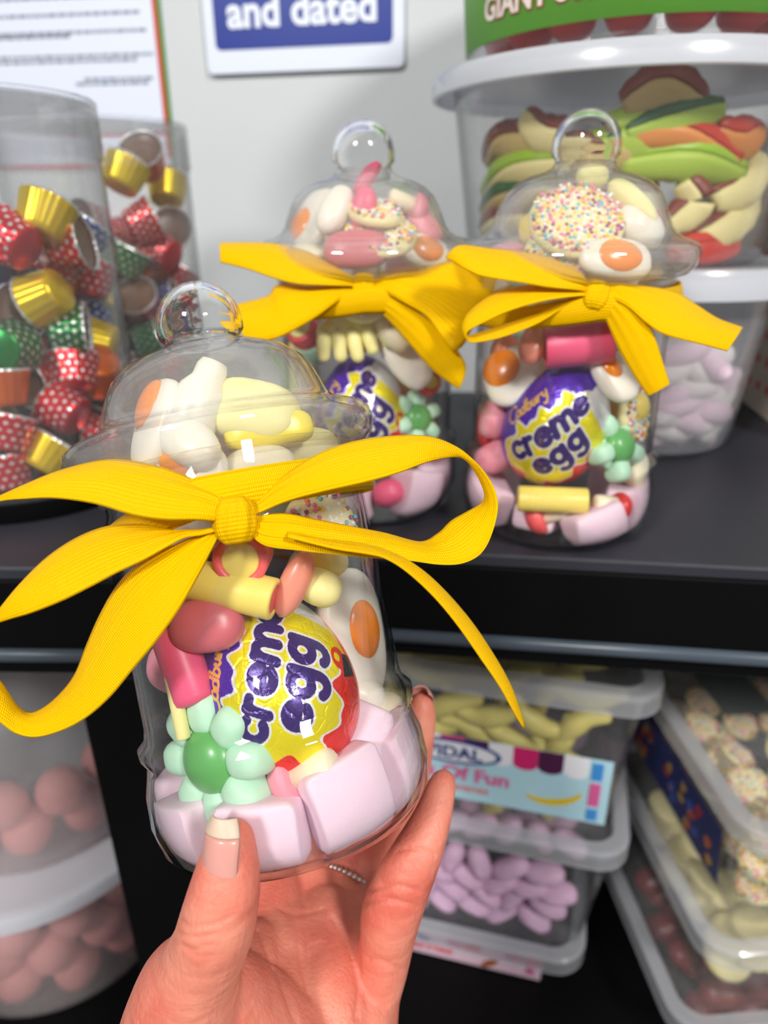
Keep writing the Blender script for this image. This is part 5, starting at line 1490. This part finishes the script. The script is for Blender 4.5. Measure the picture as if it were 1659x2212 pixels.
# red-dotted card box at the far right
e0 = at_Z(1590, 858, ZS); e1 = at_Z(1664, 915, ZS)
dx = (e1 - e0); dx.z = 0; dx.normalize(); dy = Vector((0, 0, 1)).cross(dx)
DM = Matrix((dx, dy, Vector((0, 0, 1)))).transposed()
db = thing('card_box', e0 + dx * .055 + dy * .03, 'beige card box with rows of red dots at the far right', 'box', DM)
BXW, BXH = .13, .20
mobj('carton', xf(slab(BXW, .06, BXH, .001, .0006), None, (0, 0, 0)), pbr('beige_card', srgb(186, 172, 156), .6, var=.06, varscale=40), db, smooth=False)
dotm = new_mesh('red_dot', *poly_plate([(.0032 * math.cos(a), .0032 * math.sin(a)) for a in np.linspace(0, 2 * math.pi, 16, endpoint=False)], .0003), pbr('dot_red', srgb(200, 30, 36), .4), False)
for r_ in range(11):
    for c_ in range(7):
        o = bpy.data.objects.new('red_dot', dotm); COL.objects.link(o); o.parent = db
        o.matrix_local = Matrix.Translation((-BXW / 2 + .012 + c_ * .0175 + (r_ % 2) * .00875, -.0301, .018 + r_ * .0165)) @ STAND.to_4x4()

# ------------------------------------------------------------------ boxes on the lower shelf, right bay
def box_tub(c, yaw, w, d, h, label, mat=M_TUB, lid=M_BOXLID, taper=.88, lw=.010, lh=.013):
    r = thing('plastic_box', c, label, 'box', rot_z(yaw))
    t = .0011
    mobj('tub_wall', loft([rrect(w * taper, d * taper, .012, 0), rrect(w * .985, d * .985, .016, h - lh * .6), rrect(w * .985 - 2 * t, d * .985 - 2 * t, .015, h - lh * .6), rrect(w * taper - 2 * t, d * taper - 2 * t, .011, t)]), mat, r, sharp=35)
    mobj('box_lid', loft([rrect(w + lw - .0025, d + lw - .0025, .0185, h - lh), rrect(w + lw, d + lw, .020, h - lh), rrect(w + lw, d + lw, .020, h - .0012), rrect(w + lw - .003, d + lw - .003, .019, h), rrect(w - .008, d - .008, .014, h), rrect(w - .010, d - .010, .013, h - .004), rrect(w - .010, d - .010, .013, h - .0052), rrect(w + .0005, d + .0005, .016, h - .0045), rrect(w + lw - .0025, d + lw - .0025, .0185, h - .0045)], False, False), lid, r, sharp=35)
    # the recessed lid panel
    mobj('lid_panel', loft([rrect(w - .0095, d - .0095, .013, h - .0052), rrect(w - .0095, d - .0095, .013, h - .0042)]), M_BOXPANEL if lid is M_BOXLID else lid, r, smooth=False)
    return r
YB = math.radians(-15)
BW, BD = .235, .14
# front right corner of the stack in plan
fr = at_Z(1405, 1505, CAM.z - .232)
def stack_pos(z, shift=0.0):
    M = rot_z(YB)
    return Vector((fr.x, fr.y, z)) + M @ Vector((-BW / 2 + .004 + shift, BD / 2 + .004, 0))
Z3, Z2, Z1 = ZL, ZL + .042, ZL + .042 + .098
h3, h2, h1 = .042, .098, .112
b1 = box_tub(stack_pos(Z1), YB, BW, BD, h1, 'clear box of yellow foam bananas, top of the lower middle stack')
b2 = box_tub(stack_pos(Z2, -.004), YB, BW, BD, h2, 'clear box of mauve foam pieces under the banana box')
b3 = box_tub(stack_pos(Z3, -.020), YB, BW, BD, h3, 'shallow clear box with pink label at the bottom of the stack')
def face_pt(box, w, d, h, taper, x, z, off=.0006):
    """point on the tapering front wall: x across, z up (local)"""
    k = taper + (.985 - taper) * z / h
    return Vector((x * k, -d * k / 2 - off, z))
def face_map(VF, d, h, z0, off, taper=.88):
    V, Fc = VF
    out = []
    for v in V:
        z = z0 + v.y; k = taper + (.985 - taper) * z / h
        out.append((v.x if isinstance(v, Vector) else v[0], -d * k / 2 - off - (v.z if isinstance(v, Vector) else v[2]), z))
    return out, Fc
def grid_plate(w, h, n=1):
    return poly_plate([(-w / 2, -h / 2), (w / 2, -h / 2), (w / 2, h / 2), (-w / 2, h / 2)], .0003)
def face_part(name, VF, mat, box, d, h, z0, off, label=None):
    V, Fc = VF; V = [Vector(v) for v in V]
    o = mobj(name, face_map((V, Fc), d, h, z0, off), mat, box, smooth=False)
    if label: o['label'] = label
    return o
def sh(VF, x, y=0): return [Vector(v) + Vector((x, y, 0)) for v in VF[0]], VF[1]
def oval(rx, ry, n=28, ang=0): return poly_plate([(rx * math.cos(a) * math.cos(ang) - ry * math.sin(a) * math.sin(ang), rx * math.cos(a) * math.sin(ang) + ry * math.sin(a) * math.cos(ang)) for a in np.linspace(0, 2 * math.pi, n, endpoint=False)], .0002)
LB = pbr('label_blue', srgb(176, 214, 226), .45)
cM = {'maroon': pbr('label_maroon', srgb(72, 8, 62), .45), 'pink': pbr('label_pink', srgb(205, 24, 104), .45), 'white': pbr('label_white', srgb(232, 232, 236), .45), 'navy': pbr('label_navy', srgb(20, 52, 130), .45),
      'text': pbr('label_pink_text', srgb(214, 92, 150), .45), 'banana': pbr('label_banana', srgb(222, 190, 10), .45), 'lpink': pbr('label_pale_pink', srgb(240, 205, 222), .45), 'redp': pbr('label_red', srgb(214, 40, 52), .45), 'blue': pbr('label_mid_blue', srgb(60, 140, 210), .45), 'salmon': pbr('label_salmon', srgb(226, 96, 100), .45), 'nut': pbr('label_brown', srgb(170, 92, 40), .45), 'lgreen': pbr('label_leaf', srgb(120, 190, 100), .45)}
# banana box label: 190 x 52 mm, along the lower front
LX, LZ, LW, LH = .004, .036, .196, .050
face_part('label', sh(grid_plate(LW, LH), LX), LB, b1, BD, h1, LZ, .0004, 'pale blue printed label')
def awning(x, w, h, col, z): 
    pts = [(x - w / 2, z), (x - w / 2, z - h + w / 3)] + [(x - w / 2 * math.cos(a), z - h + w / 3 - w / 3 * math.sin(a)) for a in np.linspace(.2, math.pi - .2, 7)] + [(x + w / 2, z - h + w / 3), (x + w / 2, z)]
    face_part('awning_stripe', (lambda q: ([Vector(v) for v in q[0]], q[1]))(poly_plate(pts, .0002)), cM[col], b1, BD, h1, LZ, .0007)
for k, col in enumerate(('white', 'pink', 'maroon', 'white', 'maroon', 'pink', 'white', 'pink', 'maroon', 'white', 'pink', 'maroon', 'white')):
    awning(LX - .092 + k * .0142, .0140, .017, col, LH / 2)
face_part('logo', sh(oval(.0285, .0095), LX + .008, .0135), cM['navy'], b1, BD, h1, LZ, .0009)
face_part('logo', sh(oval(.0255, .0072), LX + .008, .0135), cM['white'], b1, BD, h1, LZ, .0012)
face_part('lettering', sh(text_vf('VIDAL', .0125, .0004, .00005), LX + .008, .0090), cM['navy'], b1, BD, h1, LZ, .0016, 'navy lettering VIDAL')
face_part('lettering', sh(text_vf('Sweets Of Fun', .0145, .0005, .00005, 'RIGHT'), LX + .042, -.0085), cM['text'], b1, BD, h1, LZ, .0009, 'pink lettering ending Of Fun')
face_part('lettering', sh(text_vf('Foam Bananas', .0085, .0001, .00005, 'RIGHT'), LX + .030, -.0175), cM['salmon'], b1, BD, h1, LZ, .0009, 'small pink lettering')
ban = [(.017 * math.cos(a), .012 * math.sin(a)) for a in np.linspace(math.radians(195), math.radians(345), 12)] + [(.016 * math.cos(a), .007 * math.sin(a)) for a in np.linspace(math.radians(335), math.radians(205), 12)]
ban = [(x * math.cos(.25) - y * math.sin(.25), x * math.sin(.25) + y * math.cos(.25)) for x, y in ban]
face_part('banana_print', sh(poly_plate(ban, .0002), LX + .067, -.004), cM['banana'], b1, BD, h1, LZ, .0009)
for z_, hh, cc in ((.016, .013, 'blue'), (-.002, .018, 'text'), (-.018, .009, 'blue')):
    face_part('side_print', sh(grid_plate(.006, hh), LX + .090, z_), cM[cc], b1, BD, h1, LZ, .0009)
# pink label of the bottom box
L3 = .196
face_part('label', sh(grid_plate(L3, .026), -.002), cM['lpink'], b3, BD, h3, .0150, .0004, 'pale pink printed label')
for k in range(5):
    for q, cc in ((0, 'text'), (1, 'redp')):
        face_part('awning_stripe', sh(oval(.0062, .0045), -.082 + k * .040 + q * .012, .0095), cM[cc], b3, BD, h3, .0150, .0007)
face_part('logo', sh(oval(.019, .0052), .002, .008), cM['navy'], b3, BD, h3, .0150, .0009)
face_part('lettering', sh(text_vf('VIDAL', .0085, .0003, .00005), .002, .005), cM['white'], b3, BD, h3, .0150, .0012, 'white lettering VIDAL')
face_part('lettering', sh(text_vf('Strawberries', .0125, .0004, .00005), .004, -.006), cM['salmon'], b3, BD, h3, .0150, .0009, 'salmon pink lettering')
for x_, an in ((-.048, -.9), (.062, .9)):
    face_part('nut_print', sh(oval(.0085, .0032, 20, an), x_, -.005), cM['nut'], b3, BD, h3, .0150, .0009)
face_part('side_print', sh(grid_plate(.005, .016), .089, .001), cM['text'], b3, BD, h3, .0150, .0009)
face_part('leaf_print', sh(oval(.004, .003), -.068, -.002), cM['lgreen'], b3, BD, h3, .0150, .0009)
rb_ = random.Random(5)
BANM = new_mesh('foam_banana', *sweep([(-.017, 0, .004), (-.008, 0, -.001), (.008, 0, -.001), (.017, 0, .004)], [.004, .0068, .0068, .004], 12, n=10), pbr('banana_foam', srgb(214, 200, 110), .5, sss=.1))
PIECM = new_mesh('foam_piece', *ellipsoid(.0128, .0080, .0070, 16, 10, .85, .05, 3), pbr('mauve_foam', srgb(226, 186, 216), .6, sss=.15))
def fill_box(box, name, me, w, d, h, z0, z1, sx, sz, label, group, cat='sweet', top=True, M=None):
    """rows of pieces along the front wall and a layer on top"""
    base = ROOTM[box.name]
    spots = []
    z = z0; row = 0
    while z < z1:
        k = .88 + .10 * z / h
        x = -w * k / 2 + sx * .95 + (row % 2) * sx / 2
        while x < w * k / 2 - sx * .92:
            spots.append((x, -d * k / 2 + sx * .42, z)); x += sx
        z += sz; row += 1
    if top:
        for yy in range(1, int(d / sx / .8)):
            x = -w * .45 + sx * .6 + (yy % 2) * sx / 2
            while x < w * .45 - sx * .6:
                spots.append((x, -d * .45 + sx * .42 + yy * sx * .85, z1 - .004)); x += sx
    for x, y, z in spots:
        o = bpy.data.objects.new(name, me); COL.objects.link(o)
        R = Matrix.Rotation(rb_.uniform(0, 6.3), 3, 'Y') @ Matrix.Rotation(rb_.uniform(-.5, .5), 3, 'X')
        M4 = R.to_4x4(); M4.translation = (x + rb_.uniform(-.002, .002), y, z + rb_.uniform(-.0015, .0015))
        o.matrix_world = base @ M4
        tag(o, label, cat, group)
fill_box(b1, 'foam_banana', BANM, BW, BD, h1, .013, .082, .024, .015, 'pale yellow foam banana in the box with the blue label', 'foam bananas in the box')
fill_box(b2, 'foam_piece', PIECM, BW, BD, h2, .010, .068, .0195, .0145, 'mauve foam piece in the box under the banana box', 'mauve foam pieces in the box')

# stack at the lower right, seen from above
YC = math.radians(4)
ca = at_Z(1545, 1805, CAM.z - .296)
CW, CD = .20, .165
def cpos(z, dxx=0, dyy=0):
    return Vector((ca.x, ca.y, z)) + rot_z(YC) @ Vector((CW / 2 + .021 + dxx, CD / 2 + dyy, 0))
zc3, zc2, zc1 = ZL, ZL + .044, ZL + .044 + .062
c3 = box_tub(cpos(zc3, -.016, -.004), YC, CW, CD, .044, 'clear box of dark red sweets at the bottom of the right stack')
c2 = box_tub(cpos(zc2, -.007, -.002), YC, CW, CD, .062, 'clear box of pale chocolate buttons in the middle of the right stack')
c1 = box_tub(cpos(zc1), YC, CW, CD, .084, 'clear box of sprinkle discs on top of the right stack')
# dark printed side label of the top box
sl_ = [Vector((-CW * .46 - .001, y, z)) for y, z in ((-.055, .012), (.075, .012), (.075, .055), (-.055, .055))]
Vv = [v + Vector((-.004 * (v.z - .012) / .04, 0, 0)) for v in sl_]
mobj('label', (Vv + [v + Vector((-.0004, 0, 0)) for v in Vv], [(0, 1, 2, 3), (7, 6, 5, 4), (0, 4, 5, 1), (1, 5, 6, 2), (2, 6, 7, 3), (3, 7, 4, 0)]), pbr('label_dark_navy', srgb(34, 42, 88), .45), c1, smooth=False)['label'] = 'dark multicoloured side label'
mobj('lid_rectangle', loft([rrect(.034, .045, .002, .0846), rrect(.034, .045, .002, .0850)]), pbr('rectangle_grey', srgb(88, 92, 90), .5), c1, smooth=False).location = (-.052, .028, 0)  # flat dark grey rectangle lying on the top box's lid
rl = random.Random(9)
fl_m = [pbr('label_fleck_orange', srgb(165, 85, 40), .45), pbr('label_fleck_yellow', srgb(150, 120, 50), .45), pbr('label_fleck_red', srgb(140, 45, 40), .45), pbr('label_fleck_blue', srgb(50, 75, 140), .45)]
for k in range(26):
    y, z = rl.uniform(-.05, .07), rl.uniform(.015, .052)
    xx = -CW * .46 - .0016 - .004 * (z - .012) / .04
    q = [(y + .004 * math.cos(a) * rl.uniform(.6, 1.2), z + .004 * math.sin(a) * rl.uniform(.6, 1.2)) for a in np.linspace(0, 6.28, 7, endpoint=False)]
    V = [(xx, a, b) for a, b in q] + [(xx - .0002, a, b) for a, b in q]
    n = len(q)
    mobj('label_fleck', (V, [tuple(range(n)), tuple(range(2 * n - 1, n - 1, -1))] + [(i, n + i, n + (i + 1) % n, (i + 1) % n) for i in range(n)]), rl.choice(fl_m), c1, smooth=False)
def discs(box, w, d, h, z0, z1, step, zstep, fn):
    base = ROOTM[box.name]
    z, row = z0, 0
    while z < z1:
        last = z + zstep >= z1
        ny = int(d * .84 / step)
        for iy in range(ny):
            for ix in range(int(w * .84 / step)):
                x = -w * .42 + step * .5 + ix * step + ((iy + row) % 2) * step * .4; y = -d * .42 + step * .5 + iy * step
                if x > w * .42 - step * .4: continue
                if not last and iy > 0 and ix > 0: continue
                v = Vector((rb_.uniform(-.7, .7), rb_.uniform(-1.0, .2), 1))
                fn(base @ Vector((x + rb_.uniform(-.002, .002), y + rb_.uniform(-.002, .002), z)), base.to_3x3() @ v)
        z += zstep; row += 1
discs(c1, CW, CD, .084, .012, .064, .026, .010, lambda p, z: jazzie(p, z, None, 12, 'sprinkle covered disc in the top box of the right stack', 'button', 'sprinkle discs in the top right box'))
BUTM = new_mesh('chocolate_button', *lathe([(0, -2.4), (12.5, -2.4), (14.2, -1.4), (14.6, 0), (13, 1.6), (8, 2.8), (0, 3.1)], 32), C_['button'])
def button(p, z):
    o = bpy.data.objects.new('chocolate_button', BUTM); COL.objects.link(o)
    M4 = frame(z).to_4x4(); M4.translation = p; o.matrix_world = M4
    tag(o, 'pale chocolate button in the middle box of the right stack', 'chocolate', 'pale buttons in the right stack')
discs(c2, CW, CD, .062, .010, .046, .031, .0095, button)
REDM = new_mesh('red_sweet', *ellipsoid(.013, .010, .008, 18, 10, .85, .06, 4), pbr('dark_red_jelly', srgb(120, 30, 34), .35, sss=.1))
def redsweet(p, z):
    o = bpy.data.objects.new('red_sweet', REDM); COL.objects.link(o)
    M4 = frame(z).to_4x4(); M4.translation = p; o.matrix_world = M4
    tag(o, 'dark red jelly in the bottom box of the right stack', 'sweet', 'dark red jellies in the right stack')
discs(c3, CW, CD, .044, .012, .030, .028, .013, redsweet)

# ------------------------------------------------------------------ tubs of pink balls at the lower left
ZLL = CAM.z - 0.52
LT = at_Z(60, 1985, CAM.z - .372); 
LC = Vector((-.262, .405, ZLL)); lh = 120
round_tub(LC, [(84, 0), (88, 2), (90, 8), (98, lh - 8)], 1.4, 'milky round tub of pink balls at the bottom left', M_FROST,
          [(0, lh - 1), (98, lh - 1), (101, lh), (106, lh - 1), (107, lh - 3), (107, lh - 12), (105.5, lh - 12), (105, lh - 4), (0, lh - 2.5)], M_MILKYLID)
UC = Vector((LC.x + .004, LC.y + .004, ZLL + lh * MM)); uh = 190
round_tub(UC, [(72, 0), (77, 2), (80, 8), (97, uh - 8)], 1.4, 'milky round tub of pink balls standing on the lower left tub', M_FROST,
          [(0, uh - 1), (98, uh - 1), (101, uh), (106, uh - 1), (107, uh - 3), (107, uh - 16), (105.5, uh - 16), (105, uh - 4), (0, uh - 2.5)], M_MILKYLID)
BALLM = new_mesh('pink_ball', *ellipsoid(.0165, .0160, .0155, 24, 14, 1.0, .04, 2), pbr('pink_ball_foam', srgb(244, 166, 160), .6, sss=.2, bump=(300, .15, .0006)))
def balls(c, R0, R1, h, z0, z1, label, group):
    rr = random.Random(4)
    z, row = z0, 0
    while z < z1:
        R = R0 + (R1 - R0) * z / h - .0185
        for ring_r in ((R,) if z + .024 < z1 else (R, R - .033, R - .064)):
            if ring_r < .01: continue
            n = int(2 * math.pi * ring_r / .0345)
            for i in range(n):
                a = 2 * math.pi * (i + .5 * (row % 2)) / n
                y = ring_r * math.sin(a)
                if ring_r == R and y > .03: continue
                o = bpy.data.objects.new('pink_ball', BALLM); COL.objects.link(o)
                o.location = c + Vector((ring_r * math.cos(a), y, z + rr.uniform(-.002, .002)))
                o.rotation_euler = (rr.uniform(0, 6), rr.uniform(0, 6), rr.uniform(0, 6))
                tag(o, label, 'sweet', group)
        z += .0275; row += 1
balls(LC, .088, .098, .120, .020, .098, 'pink foam ball in the bottom left tub', 'pink balls in the bottom left tub')
balls(UC, .076, .097, .190, .020, .075, 'pink foam ball in the upper left tub', 'pink balls in the upper left tub')
